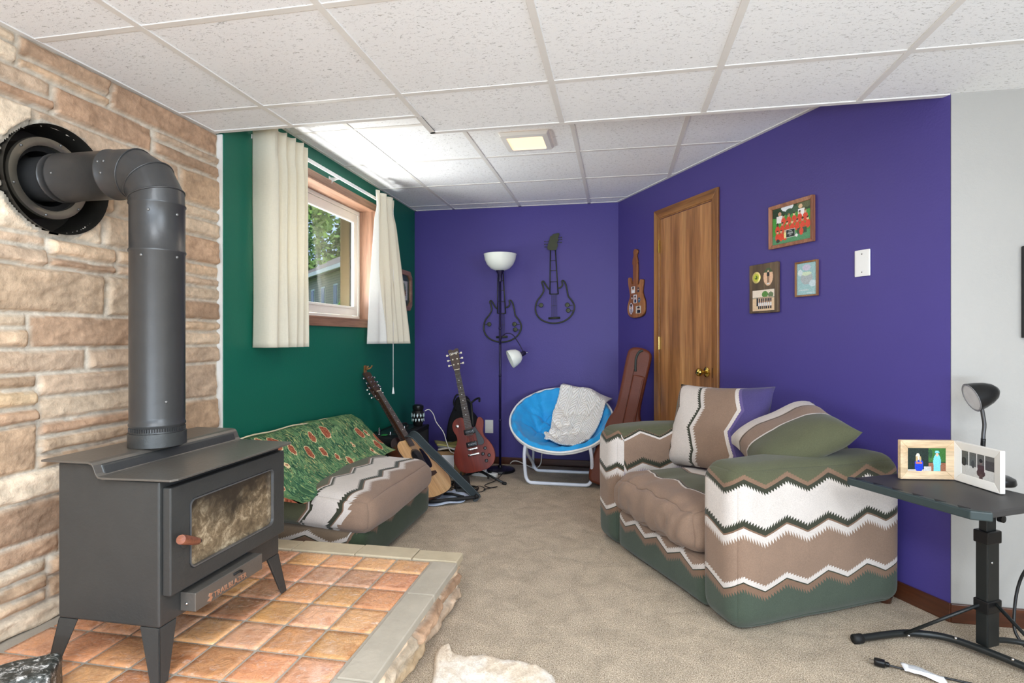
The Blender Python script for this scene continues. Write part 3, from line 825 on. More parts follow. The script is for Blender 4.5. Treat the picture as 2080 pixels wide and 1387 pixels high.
# ================================================================ sofa
sf = thing('loveseat', 'loveseat in a zigzag southwestern blanket cloth of cream, tan and green against the purple wall', 'sofa', (.435, 2.215, 0), R(28.6))
DEP, LEN, AH, AW = .86, 1.165, .635, .225
def uv_out(co, n, fn): return (co.x-co.y, co.z)
def wr(s, a):  # soft irregularities
    return lambda p: Vector((noise.noise(p*3+Vector((s, 0, 0))), noise.noise(p*3+Vector((0, s, 0))), noise.noise(p*3+Vector((0, 0, s)))))*a
def arm(y0, y1, name, flip):
    b = B()
    b.rbox((DEP/2, (y0+y1)/2, .008+(AH-.008)/2), (DEP, y1-y0, AH-.008), .072, 30, puff=.010, disp=wr(y0*9, .008))
    mats = [M['sofa_out'], M['sofa_in']]
    b.bm.normal_update(); bmesh.ops.recalc_face_normals(b.bm, faces=b.bm.faces[:])
    for f in b.bm.faces:
        c = f.calc_center_median()
        if flip and c.x > .045 and f.normal.y < -.35: f.material_index = 1
        if not flip and c.x > .045 and f.normal.y > .35: f.material_index = 1
    return b.build(name, mats, sf, smooth=True, uv=(lambda co, n, fn: (co.x-(co.y-y0), co.z)) if not flip else (lambda co, n, fn: (co.x+.03-(co.y-y0) if co.y-y0 > .05 or co.x < .05 else .03-co.x, co.z-.02)))
arm(0, AW, 'arm', False); arm(LEN-AW, LEN, 'arm', True)
b = B(); b.rbox((.27, LEN/2, .110), (.50, LEN-2*AW+.03, .20), .035, 16, puff=.006, disp=wr(4, .006))
b.build('base_panel', M['sofa_base'], sf, smooth=True, uv=lambda co, n, fn: (-co.y, co.z+.01))
b = B()
def cushdisp(p):
    w_ = .017*math.sin(p.y*38+3*noise.noise(p*4))*max(0, -p.x/.3) if p.x < 0 else 0
    return Vector((-abs(w_)*.9, 0, w_*.5))+Vector((noise.noise(p*6), 0, noise.noise(p*5+Vector((3, 3, 3)))))*.008
b.rbox((.29, LEN/2, .315), (.62, LEN-2*AW-.012, .205), .085, 34, puff=.02, disp=cushdisp)
b.build('seat_cushion', M['sofa_seat'], sf, smooth=True, uv=lambda co, n, fn: (co.y, max(0, co.x)+ (0 if co.z > .36 else (co.z-.36))))
b = B(); b.rbox((.75, LEN/2, .345), (.20, LEN-2*AW-.008, .64), .07, 18, puff=.02, disp=wr(2, .012))
b.build('backrest', M['sofa_in'], sf, smooth=True, uv=lambda co, n, fn: (co.y, co.z))
for (x, y) in ((.14, .12), (DEP-.05, .05), (.14, LEN-.12), (DEP-.06, LEN-.06)):
    b = B(); b.T = Matrix.Translation((x, y, 0)); b.lathe([(.022, 0), (.028, .026)], 16); b.build('foot', M['base'], sf)

def pillow(name, w_, h_, T_, mat, pinch=.10, seed=1, amp=.012, flip=1):
    """throw pillow standing in local xz, thickness along y"""
    b = B(); N = 26
    def f(sgn):
        def g(u, v):
            x, y = u*2-1, v*2-1
            ax = 1-pinch*(1-abs(y))**1*.0-pinch*(1-y*y); az = 1-pinch*(1-x*x)
            th_ = T_*(max(0, (1-x**4))*max(0, (1-y**4)))**.55
            nz = noise.noise(Vector((x*1.6+seed, y*1.6, seed)))*amp*(1-abs(x)**3)+.004*math.sin(9*x+5*y+seed)*(1-abs(x*y))*(max(abs(x), abs(y)))
            return (x*w_/2*ax, sgn*th_/2+nz*(1 if th_ > .01 else .3), y*h_/2*az)
        return g
    A_ = b.grid(f(1), N, N); C_ = b.grid(f(-1), N, N)
    bmesh.ops.remove_doubles(b.bm, verts=b.bm.verts[:], dist=.0015)
    return b.build(name, mat, None, smooth=True, uv=lambda co, n, fn: (co.z, (co.x if flip > 0 else -co.x)+w_/2))
def sloc(x, y, z): # sofa local to world
    return Matrix.Translation(sf.location) @ Matrix.Rotation(R(28.6), 4, 'Z') @ Vector((x, y, z))
FACE = R(28.6)-R(90)   # local -y of the pillow looks out of the sofa
p1 = pillow('throw_pillow', .60, .47, .17, M['pillow_a'], .07, 3)
tag(p1, 'large square throw pillow, cream and tan with a purple corner, standing upright on the loveseat', 'pillow', 'pillows on the loveseat')
p1.matrix_world = Matrix.Translation(sloc(.485, .74, .655)) @ Matrix.Rotation(FACE+R(12), 4, 'Z') @ Matrix.Rotation(R(-20), 4, 'X') @ Matrix.Rotation(R(-3), 4, 'Y')
p2 = pillow('throw_pillow', .52, .44, .17, M['pillow_b'], .08, 8, flip=-1)
tag(p2, 'throw pillow with a wide olive band, slumped over the near arm of the loveseat', 'pillow', 'pillows on the loveseat')

# ================================================================ chaise seat by the green wall
ch = thing('low_chaise', 'low armless zigzag-cloth seat by the green wall, its back covered in jungle print', 'seat', (-1.85, 2.43, 0))
b = B(); b.rbox((.34, .53, .108), (.63, .96, .192), .04, 20, puff=.004, disp=wr(7, .005))
b.build('seat_base', M['chaise_base'], ch, smooth=True, uv=lambda co, n, fn: (co.x-co.y+.05 if co.y < .2 else -co.y+.6, co.z if co.x < .6 else co.z-.06))
b = B()
b.rbox((.375, .475, .295), (.66, .90, .185), .078, 30, puff=.018, disp=lambda p: Vector((noise.noise(p*5), noise.noise(p*4+Vector((9, 0, 0))), noise.noise(p*5+Vector((0, 4, 0)))+0))*.010+Vector((0, 0, -.10*max(0, p.x))+0*p) if False else Vector((noise.noise(p*5)*.01, noise.noise(p*4+Vector((9, 0, 0)))*.01, noise.noise(p*5+Vector((0, 4, 0)))*.010-.06*p.x)))
b.build('seat_cushion', M['chaise_seat'], ch, smooth=True, uv=lambda co, n, fn: (co.y, (.70-co.x) + (0 if co.z > .31 else (co.z-.31)*.8)))
# jungle print cover on the back cushion
t = NT('jungle_print_cloth'); uv = t.n('ShaderNodeUVMap').outputs[0]
base = t.ramp(t.noise(11, 4, .6, uv), [(.33, S(40, 74, 56)), (.52, S(74, 108, 76)), (.68, S(112, 142, 98))])
c = base
for k, (rz, sc, colr, th_) in enumerate(((.5, 24, (126, 158, 112), .58), (2.1, 26, (44, 84, 66), .57), (1.3, 30, (158, 172, 112), .64), (2.7, 28, (96, 134, 92), .57), (.0, 34, (190, 178, 124), .68))):
    mp_ = t.n('ShaderNodeMapping'); mp_.inputs['Rotation'].default_value = (0, 0, rz); mp_.inputs['Scale'].default_value = (1, .30, 1); t.l(uv, mp_.inputs[0])
    n_ = t.noise(sc*1.5, 1, .5, mp_.outputs[0], 2.2)
    c = t.mix(t.math('GREATER_THAN', n_, th_), c, S(*colr))
vor = t.n('ShaderNodeTexVoronoi'); vor.inputs['Scale'].default_value = 7.0; vor.inputs['Randomness'].default_value = .6
mp_ = t.n('ShaderNodeMapping'); mp_.inputs['Scale'].default_value = (1.35, .95, 1); mp_.inputs['Rotation'].default_value = (0, 0, .35); t.l(uv, mp_.inputs[0]); t.l(mp_.outputs[0], vor.inputs['Vector'])
dist = t.math('ADD', vor.outputs['Distance'], t.math('MULTIPLY', t.math('SUBTRACT', t.noise(34, 3, .6, uv), .5), .20))
dot = t.ramp(t.noise(90, 2, .6, uv), [(.4, S(128, 66, 46)), (.6, S(176, 106, 80))])
c = t.mix(t.math('LESS_THAN', dist, .335), c, S(222, 200, 156)); c = t.mix(t.math('LESS_THAN', dist, .305), c, dot)
t.col(t.mix(.5, c, t.ramp(t.noise(300, 2, .6, t.obj()), [(.3, .8), (.7, 1.1)]), 'MULTIPLY')); t.bump(t.noise(14, 3, .5, t.obj()), .5, .02)
M['jungle'] = t.set(.9, 0, .15)
b = B()
def backc(u, v):
    # u along y (0 near .. 1 far), v across: from the seat up the front and over to the wall
    y = -.07+1.14*u
    prof = [(.36, .385), (.325, .41), (.24, .50), (.15, .60), (.085, .64), (.03, .63), (.005, .45), (.005, .36)]
    q = v*(len(prof)-1); i = min(int(q), len(prof)-2); f = q-i; f = f*f*(3-2*f)*.5+f*.5
    x = prof[i][0]*(1-f)+prof[i+1][0]*f; z = prof[i][1]*(1-f)+prof[i+1][1]*f
    drop = .03*(u-.25)+.10*max(0, u-.72)**1.3*3.0
    z = .385+(z-.385)*(1-drop*1.2)-.0
    if u < .12: x += .03*(1-u/.12)*(1 if v < .4 else 0); z -= .05*(1-u/.12)*(1 if v < .3 else 0)
    x += .012*math.sin(u*9+v*3)*(1-v)+.010*noise.noise(Vector((u*7, v*5, 2)))*(1 if v < .8 else 0)
    z += .010*noise.noise(Vector((u*6, v*6, 7)))
    if v < .22: x += (.22-v)*.28*(.5+.5*noise.noise(Vector((u*5, 0, 3)))); 
    return (max(x, .004), y, max(z, .36+.02*(v > .1)))
vs_ = b.grid(backc, 44, 28)
b._f([r for r in vs_[0]]); b._f([r for r in vs_[-1]][::-1])
b.build('back_cushion', M['jungle'], ch, smooth=True, uv=lambda co, n, fn: (co.y, math.hypot(co.x-.36, co.z-.385)), auto=60)
b = B(); b.tube([(.075, -.06+1.12*k/20, .646-.045*max(0, k/20-.25)*.9-.26*(.30*max(0, k/20-.72)**1.3*3.0)+.004*math.sin(k)) for k in range(17)], .004, 8)
b.build('piping', plain('cream_piping', (214, 200, 170), .8), ch, smooth=True)
p2.matrix_world = Matrix.Translation(sloc(.50, .27, .685)) @ Matrix.Rotation(FACE-R(14), 4, 'Z') @ Matrix.Rotation(R(-62), 4, 'X') @ Matrix.Rotation(R(14), 4, 'Y')

# ================================================================ curtains
def cloth_mat(name, rgb, trans=.25):
    t = NT(name); n_ = t.noise(180, 2, .6, t.obj(scale=(1, 1, .25))); n2 = t.noise(220, 2, .6, t.obj(scale=(.3, .3, 1.6)))
    c = S(*rgb); t.col(t.mix(t.math('MULTIPLY', t.math('ADD', n_, n2), .5), tuple(x*.86 for x in c[:3])+(1,), tuple(min(1, x*1.08) for x in c[:3])+(1,)))
    t.bump(t.math('ADD', n_, n2), .2, .002); m = t.set(.9, 0, .1)
    t.b.inputs['Subsurface Weight'].default_value = 0
    tl = t.n('ShaderNodeBsdfTranslucent'); tl.inputs[0].default_value = c
    ms = t.n('ShaderNodeMixShader'); ms.inputs[0].default_value = trans
    t.l(t.b.outputs[0], ms.inputs[1]); t.l(tl.outputs[0], ms.inputs[2]); t.l(ms.outputs[0], t.t.nodes['Material Output'].inputs['Surface'])
    return m
M['curtain'] = cloth_mat('cream_curtain_cloth', (232, 226, 208), .22)
M['lining'] = cloth_mat('white_lining_cloth', (244, 244, 240), .3)
M['rod'] = plain('white_rod', (228, 228, 226), .35)
rod = thing('curtain_rod', 'white flat curtain rod on brackets above the basement window', 'curtain rod', (-1.768, 3.35, 2.163))
b = B(); b.box(-.004, .004, -.79, .80, -.011, .011); b.build('rail', M['rod'], rod, bevel=.002)
b = B(); b.prism([(-.081, .012), (-.012, .006), (-.004, -.004), (-.030, -.006), (-.060, -.016), (-.070, -.036), (-.081, -.040)], -.002, .002, 'y'); b.box(-.0815, -.0795, -.011, .011, -.045, .018)
b.build('bracket', M['rod'], rod)
for y in (-.79, .80):
    b = B(); b.box(-.081, .004, y-.002, y+.002, -.011, .011); b.build('rod_return', M['rod'], rod)
cu1 = thing('curtain', 'wide cream curtain nearest the stone wall, hanging straight', 'curtain', (-1.72, 2.56, 1.08))
CH = 1.125
pl = spline([(-.118, -.005), (-.08, -.016), (-.035, -.020), (0, -.012), (.020, .012), (-.004, .035), (-.030, .052), (-.006, .075), (.022, .092), (-.008, .115), (-.032, .130), (-.004, .152), (.022, .170), (-.008, .192), (-.028, .206), (0, .228), (.018, .246), (-.008, .268), (-.024, .288), (.004, .312)], 5)
def curt(pl, top_squeeze, flare, zt):
    def f(u, v):
        i = u*(len(pl)-1); k = min(int(i), len(pl)-2); q = pl[k].lerp(pl[k+1], i-k)
        pinch = math.exp(-((v-.90)/.045)**2)*.65+ (.35 if v > .93 else 0)
        x = q.x*(1-pinch*.75) if q.y > -.002 else q.x
        y = q.y
        a = flare(u, v)
        x += .006*math.sin(v*5+u*20)*(1-v)
        return (x+a[0], y+a[1], v*zt+a[2])
    return f
b = B(); b.grid(curt(pl, 1, lambda u, v: (.004*math.sin(u*25), 0, .006*math.sin(u*30)*(v > .95)), CH), 110, 40)
b.build('curtain_panel', M['curtain'], cu1, smooth=True, solid=.0022)
b = B()
b.grid(lambda u, v: (pl[int(u*95)].x+.0025*(1 if pl[int(u*95)].y > 0 else 0), pl[int(u*95)].y-.002, .0+.04*v), 95, 2)
cu2 = thing('curtain', 'cream curtain past the window, flaring at the hem to show its white lining', 'curtain', (-1.72, 3.77, 1.085))
top = spline([(.0, .0), (.018, .03), (-.010, .06), (-.025, .08), (.012, .11), (.024, .14), (-.006, .165), (-.020, .19), (.014, .22), (.026, .25), (0, .275), (-.022, .30), (.0, .335), (-.06, .35), (-.118, .355)], 6)
bot = spline([(-.085, .035), (-.04, .10), (-.03, .15), (.005, .185), (-.010, .21), (.030, .245), (.008, .27), (.050, .295), (.030, .32), (.075, .345), (.055, .365), (.105, .40), (.085, .43), (.02, .47), (-.05, .50)], 6)
def c2(u, v):
    i = u*(len(top)-1); k = min(int(i), len(top)-2); a = top[k].lerp(top[k+1], i-k); c = bot[k].lerp(bot[k+1], i-k)
    w_ = max(0, min(1, v/.94)); w_ = w_**1.15
    pinch = math.exp(-((v-.9)/.05)**2)*.5
    x = (c.x*(1-w_)+a.x*(w_))*(1-pinch*.4); y = c.y*(1-w_)+a.y*w_
    y = y+(.17-y)*pinch*.25
    return (x, y, v*1.115)
def c2part(u0, u1, off=0):
    return lambda u, v: tuple(a+b_ for a, b_ in zip(c2(u0+(u1-u0)*u, v), (off, 0, 0)))
# the lining shows as the leading edge turns over: full height wedge, wide at the hem
SPL = .235
b = B(); b.grid(lambda u, v: c2(SPL*(1-v)**.8+(1-SPL*(1-v)**.8)*u, v), 90, 40); b.build('curtain_panel', M['curtain'], cu2, smooth=True, solid=.0022)
b = B(); b.grid(lambda u, v: c2(SPL*(1-v)**.8*u, v), 20, 40); lab(b.build('curtain_lining', M['lining'], cu2, smooth=True, solid=.0022), 'white lining of the curtain')
wd = thing('curtain_wand', 'thin white curtain wand with a small tassel grip', 'wand', (-1.70, 4.04, .70))
b = B(); b.tube([(0, 0, .03), (0, 0, 1.42)], .0032, 8); b.build('rod', M['white'], wd, smooth=True)
b = B(); b.lathe([(.010, 0), (.0105, .004), (.0055, .042), (.004, .05)], 14); b.build('grip', M['white'], wd, smooth=True)

# small frame on the green wall
def mitred(b, w_, h_, t, d0, d1, lip=0):
    """picture moulding in local xz; d0 at the wall, d1 towards the room (negative y)"""
    o = [(-w_/2, -h_/2), (w_/2, -h_/2), (w_/2, h_/2), (-w_/2, h_/2)]; i = [(-w_/2+t, -h_/2+t), (w_/2-t, -h_/2+t), (w_/2-t, h_/2-t), (-w_/2+t, h_/2-t)]
    for k in range(4):
        j = (k+1) % 4
        b.hexa([(o[k][0], d0, o[k][1]), (o[j][0], d0, o[j][1]), (i[j][0], d0, i[j][1]), (i[k][0], d0, i[k][1])],
               [(o[k][0], d1, o[k][1]), (o[j][0], d1, o[j][1]), (i[j][0], d1+lip, i[j][1]), (i[k][0], d1+lip, i[k][1])])
def paint(items, bgc, jit=10, seed=1):
    rnd = random.Random(seed)
    def fn(u, v):
        c = bgc(u, v) if callable(bgc) else bgc
        for it in items:
            if it[0] == 'c' and ((u-it[1])/it[3])**2+((v-it[2])/it[4])**2 <= 1: c = it[5]
            if it[0] == 'r' and it[1] <= u <= it[2] and it[3] <= v <= it[4]: c = it[5]
        j = rnd.uniform(-jit, jit)
        return tuple(max(0, min(255, x+j)) for x in c)
    return fn
fr = thing('picture_frame', 'small picture in an eight-sided wooden frame on the green wall past the curtain', 'picture', (GX, 4.60, 1.545), R(90))
oc = lambda w_, h_, c_: [(-w_/2+c_, -h_/2), (w_/2-c_, -h_/2), (w_/2, -h_/2+c_), (w_/2, h_/2-c_), (w_/2-c_, h_/2), (-w_/2+c_, h_/2), (-w_/2, h_/2-c_), (-w_/2, -h_/2+c_)]
b = B(); framed(b, oc(.36, .35, .05), oc(.28, .27, .045), -.024, -.002, 'y'); b.build('frame', M['cedar_x'], fr, bevel=.004)
picture(.29, .28, 30, 30, paint([('r', 0, 1, 0, 1, (60, 78, 70)), ('r', .18, .82, .2, .8, (196, 196, 188)), ('c', .5, .5, .22, .25, (120, 140, 120)), ('c', .42, .6, .1, .12, (60, 90, 70)), ('c', .6, .42, .12, .1, (150, 120, 90))], (60, 78, 70)), 'picture_print', fr, M['print'], -.008)

# ================================================================ wall pieces, back wall
def metal_guitar(loc, label, grp):
    g = thing('metal_wall_guitar', label, 'wall art', loc, 0, grp)
    mm = M['iron']; Pz = lambda zx, zy, y=-.02: ((zx-1025)*.0011, y, (835-zy)*.0011)
    o = [(990, 562), (972, 556), (948, 520), (932, 498), (921, 506), (930, 535), (936, 575), (915, 615), (884, 655), (870, 705), (876, 755), (905, 797), (955, 825), (1020, 835), (1090, 823), (1145, 788), (1176, 740), (1180, 695), (1160, 655), (1133, 620), (1124, 575), (1112, 525), (1095, 498), (1082, 502), (1086, 530), (1070, 552), (1048, 554)]
    b = B(); b.tube(spline([Pz(*p) for p in o], 5), .0064, 8); b.build('body_outline', mm, g, smooth=True)
    b = B(); b.tube([Pz(990, 250), Pz(986, 604)], .005, 8); b.tube([Pz(1030, 250), Pz(1052, 604)], .005, 8); b.tube([Pz(986, 602), Pz(1052, 602)], .004, 8)
    for z in (335, 415, 505): b.tube([Pz(989, z), Pz(1035+(z-335)*.07, z)], .0025, 6)
    b.build('neck_frame', mm, g, smooth=True)
    hp = [(975, 250), (966, 225), (974, 195), (984, 160), (990, 140), (1006, 135), (1012, 124), (1058, 118), (1060, 138), (1052, 158), (1057, 176), (1044, 190), (1050, 212), (1042, 238), (1034, 252)]
    b = B(); b.prism([(p[0], p[2]) for p in spline([Pz(*p) for p in hp], 3, True)], -.0245, -.0195, 'y'); b.build('headstock', mm, g, bevel=.001)
    for (x, z, sx) in ((945, 182, -1), (945, 203, -1), (947, 224, -1), (1078, 152, 1), (1080, 170, 1), (1076, 192, 1)):
        b = B(); b.tube([Pz(x, z), Pz(x-sx*34, z)], .002, 6); b.T = Matrix.Translation(Pz(x, z)); b.rbox((0, 0, 0), (.012, .005, .009), .002, 4); b.build('tuning_peg', mm, g, smooth=True)
    b = B()
    for k in range(6): b.tube([Pz(1000+k*8, 604), Pz(998+k*9, 792)], .0011, 5)
    b.tube([Pz(998, 696), Pz(1045, 696)], .0015, 5)
    b.build('strings', mm, g)
    b = B(); b.tube([Pz(975, 796, -.022), Pz(1068, 792, -.022)], .009, 8); b.build('bridge', mm, g, smooth=True)
    for (x, z, ex) in ((915, 690, 880), (1125, 690, 1168), (1132, 734, 1172)):
        b = B(); b.T = Matrix.Translation(Pz(x, z)) @ Matrix.Rotation(R(90), 4, 'X'); b.lathe([(.0001, -.004), (.019, -.004), (.020, .0), (.017, .006), (.0001, .008)], 18)
        b.T = Matrix(); b.tube([Pz(x, z), Pz(ex, z+4)], .003, 6); b.build('knob', mm, g, smooth=True, auto=40)
    for q_ in ((1010, 200), (1020, 832)):
        b = B(); b.tube([Pz(*q_, -.02), Pz(*q_, -.001)], .004, 6); b.build('wall_pin', mm, g)
    return g
M['iron'] = plain('dark_patinated_iron', (58, 62, 46), .45, .5, .5, .3, 40)
metal_guitar((-.548, 4.9, 1.258), 'dark openwork metal guitar hung high and alone on the back wall', 'metal guitars on the back wall')
metal_guitar((-1.018, 4.9, 1.092), 'openwork metal guitar hung lower, half hidden behind the floor lamp', 'metal guitars on the back wall')
b = B(); b.rbox((0, -.0035, 0), (.075, .006, .118), .002, 6)
o = b.build('wall_plate', M['white'], None, smooth=True, auto=40); o.location = (-1.143, 4.9-.0005, .332); tag(o, 'blank white wall plate low on the back wall beside the red guitar', 'wall plate')

# ================================================================ wall pieces, angled wall
def wroot(name, label, cat, k, z, grp=None): return thing(name, label, cat, onwall(k, z, .0006), WANG, grp)
M['frame_w'] = wood('frame_wood', (126, 76, 50), (164, 108, 78), (188, 132, 98), 2, 30, .35)
M['frame_o'] = wood('frame_oak', (116, 76, 44), (150, 106, 66), (178, 134, 88), 2, 30, .4)
# team photo
g = wroot('picture_frame', 'team photo of children in red shirts in a wooden frame, highest on the purple wall', 'picture', 1.918, 1.741)
b = B(); mitred(b, .302, .237, .020, -.001, -.022, .006); b.build('frame', M['frame_w'], g, bevel=.002)
its = [('r', 0, 1, .78, 1, (44, 70, 44)), ('c', .40, .98, .16, .12, (232, 238, 244)), ('c', .1, .85, .14, .12, (34, 58, 36)), ('c', .45, .82, .1, .10, (52, 84, 60)), ('c', .85, .95, .2, .12, (92, 96, 64)), ('c', .62, .86, .08, .08, (60, 92, 66)),
       ('r', .11, .29, .58, .78, (240, 238, 236)), ('c', .20, .83, .045, .055, (206, 160, 132)), ('r', .68, .84, .62, .84, (244, 242, 240)), ('c', .74, .90, .05, .06, (226, 190, 150))]
rr_ = random.Random(3)
for row, (z, n_, x0, x1) in enumerate(((.60, 5, .30, .86), (.40, 7, .14, .92), (.20, 3, .14, .34))):
    for i in range(n_):
        x = x0+(x1-x0)*i/(n_-1); its += [('c', x, z, .062, .115, (222, 74, 50)), ('c', x, z+.14, .030, .042, rr_.choice([(214, 170, 140), (196, 150, 120), (90, 62, 44), (232, 198, 150)])), ('c', x, z+.175, .028, .02, rr_.choice([(60, 40, 28), (150, 110, 60), (40, 30, 24)]))]
its += [('r', .66, .90, .18, .33, (60, 84, 62)), ('c', .76, .24, .05, .10, (222, 80, 56)), ('r', .36, .60, .14, .36, (214, 216, 210)), ('r', .37, .59, .155, .345, (34, 44, 42)), ('c', .64, .16, .032, .042, (244, 244, 244)), ('c', .15, .10, .05, .05, (70, 60, 56)), ('c', .34, .22, .03, .09, (240, 226, 150))]
for k, wd_ in enumerate((.08, .13, .15, .07)): its.append(('r', .48-wd_/2, .48+wd_/2, .305-k*.036, .317-k*.036, (220, 222, 220)))
picture(.264, .199, 96, 72, paint(its, lambda u, v: (70, 150, 62) if v > .25 else (86, 148, 104), 9), 'photo', g, M['print'], -.010)
# plaque
g = wroot('award_plaque', 'dark wooden plaque with a gold disc, an oval portrait and a team photo', 'plaque', 1.722, 1.411)
wal = wood('walnut_plaque', (62, 46, 32), (92, 72, 50), (122, 98, 68), 2, 26, .4)
b = B(); b.prism(rrect(-.11, .11, -.14, .14, .006, 3), -.017, -.001, 'y'); b.build('board', wal, g, bevel=.002)
b = B(); b.T = Matrix.Translation((-.050, -.0175, .065)) @ Matrix.Rotation(R(90), 4, 'X'); b.lathe([(.0001, 0), (.032, 0), (.033, .002), (.030, .003), (.0001, .003)], 32); b.build('gold_disc', plain('gold_disc', (226, 208, 130), .3, .3, .5, .1), g, smooth=True, auto=30)
picture(.044, .044, 24, 24, paint([('c', .5, .5, .5, .5, (196, 200, 70)), ('c', .5, .5, .26, .26, (96, 120, 50)), ('c', .38, .58, .1, .14, (190, 196, 90)), ('c', .62, .42, .1, .1, (60, 84, 44))], (196, 200, 70)), 'disc_print', g, M['print'], -.0208, lambda u, v: (u-.5)**2+(v-.5)**2 < .25, -.050, .065)
picture(.072, .10, 30, 40, paint([('r', 0, 1, .75, 1, (70, 90, 60)), ('c', .5, .80, .09, .07, (226, 190, 160)), ('r', .38, .62, .52, .74, (36, 38, 44)), ('r', .42, .50, .14, .55, (28, 30, 34)), ('r', .52, .60, .18, .55, (34, 34, 38)), ('c', .5, .12, .16, .04, (220, 220, 220))], (232, 190, 156)), 'oval_portrait', g, M['print'], -.0178, lambda u, v: (u-.5)**2+(v-.5)**2 < .25, .040, .062)
its = [('r', 0, 1, .62, 1, (236, 222, 204)), ('c', .58, .78, .14, .16, (92, 140, 70)), ('c', .84, .74, .12, .14, (110, 128, 92)), ('r', 0, 1, .58, .66, (170, 160, 140)), ('r', .18, .26, .22, .62, (44, 44, 52))]
for i in range(7):
    its += [('r', .30+.085*i, .365+.085*i, .36, .58, (58, 56, 66)), ('c', .33+.085*i, .62, .022, .03, (206, 160, 130)), ('r', .27+.09*i, .335+.09*i, .16, .40, (226, 224, 226)), ('r', .27+.09*i, .335+.09*i, .10, .22, (34, 36, 44)), ('c', .30+.09*i, .42, .022, .03, (190, 140, 110))]
picture(.168, .118, 64, 44, paint(its, (226, 196, 160), 8), 'team_photo', g, M['print'], -.0178, None, .002, -.068)
# small pale picture
g = wroot('picture_frame', 'small upright picture in pale blue-green tones in a thin wooden frame', 'picture', 2.019, 1.436)
b = B(); mitred(b, .142, .183, .009, -.001, -.016, .003); b.build('frame', M['frame_o'], g, bevel=.0015)
picture(.128, .168, 40, 52, paint([('c', .5, .85, .2, .1, (196, 190, 210)), ('c', .5, .52, .30, .20, (168, 176, 178)), ('c', .48, .66, .26, .06, (206, 222, 190)), ('c', .18, .7, .12, .1, (206, 220, 222)), ('c', .82, .35, .2, .1, (196, 214, 220)), ('r', .1, .6, .14, .18, (190, 206, 206)), ('r', .5, .9, .05, .08, (206, 216, 220))], (152, 190, 192), 12), 'print', g, M['print'], -.008)
# blank plate
g = wroot('wall_plate', 'blank white wall plate at the far right of the purple wall', 'wall plate', 2.336, 1.4765)
b = B(); b.rbox((0, -.004, 0), (.078, .007, .123), .0025, 6); b.build('plate', M['white'], g, smooth=True, auto=40)
for z in (-.042, .042):
    b = B(); b.T = Matrix.Translation((0, -.0075, z)) @ Matrix.Rotation(R(90), 4, 'X'); b.lathe([(.0001, 0), (.0035, .0), (.003, .0012), (.0001, .0014)], 12); b.build('screw', M['chrome'], g, smooth=True)
# wooden guitar photo frame
g = wroot('guitar_photo_frame', 'guitar-shaped wooden photo frame with seven small photos left of the door', 'photo frame', .320, 1.293)
KX, KZ = .00088, .000487
gp = [(292, 130), (318, 155), (320, 195), (304, 240), (312, 300), (320, 350), (312, 378), (322, 400), (324, 690), (338, 735), (358, 720), (372, 662), (396, 648), (420, 672), (412, 750), (402, 850), (418, 930), (440, 1000), (447, 1100), (436, 1195), (390, 1250), (300, 1270), (208, 1254), (160, 1195), (149, 1100), (168, 1000), (195, 905), (182, 800), (166, 700), (160, 612), (182, 585), (203, 612), (220, 688), (243, 710), (252, 660), (250, 400), (240, 380), (245, 300), (262, 235), (256, 175), (270, 138)]
gl_ = [((x-297)*KX, (1270-z)*KZ) for x, z in gp]
sp_ = spline([(x, z, 0) for x, z in gl_], 3, True)
b = B(); b.prism([(p.x, p.y) for p in sp_], -.019, -.001, 'y'); b.build('guitar_board', wood('red_oak_board', (120, 70, 34), (164, 104, 56), (196, 138, 84), 2, 22, .35), g, bevel=.004, seg=2)
b = B(); b.prism([(p.x*1.0, p.y) for p in spline([((x-297)*KX*(1.05 if z > 560 else 1.12), (1270-z)*KZ-.0+(-.004 if z > 1150 else 0), 0) for x, z in gp], 3, True)], -.006, -.0005, 'y'); b.build('dark_edge', M['base'], g)
ph_ = [(255, 805, 70, 112, 0), (348, 815, 44, 84, 1), (234, 930, 32, 58, 1), (292, 960, 56, 140, 0), (362, 985, 42, 88, 1), (221, 1115, 72, 188, 1), (350, 1142, 92, 120, 0)]
for k, (x, z, w_, h_, ov) in enumerate(ph_):
    cc = [(230, 224, 218), (120, 110, 104), (60, 52, 56), (228, 226, 228), (70, 120, 150), (220, 216, 226), (214, 206, 190)][k]
    picture(w_*KX, h_*KZ, 12, 18, paint([('c', .5, .6, .22, .2, (206, 164, 136)), ('c', .5, .78, .26, .14, (60, 44, 36)), ('r', .25, .8, .05, .42, [(246, 244, 242), (50, 50, 60), (236, 236, 236), (40, 50, 80), (60, 100, 130), (170, 160, 170), (40, 44, 52)][k])], cc, 14, k), 'small_photo', g, M['print'], -.0197, (lambda u, v: (u-.5)**2+(v-.5)**2 < .25) if ov else None, (x-297)*KX, (1270-z)*KZ)
# dark frame at the right edge, on the white wall
g = thing('picture_frame', 'black-framed picture cut off by the right edge, on the white wall', 'picture', (1.735, 2.5095, 1.308))
b = B(); mitred(b, .384, .356, .018, -.001, -.02, .003); b.build('frame', M['blackp'], g, bevel=.0015)
picture(.35, .32, 20, 20, paint([('c', .5, .5, .3, .3, (150, 150, 150))], (206, 206, 204)), 'print', g, M['print'], -.008)

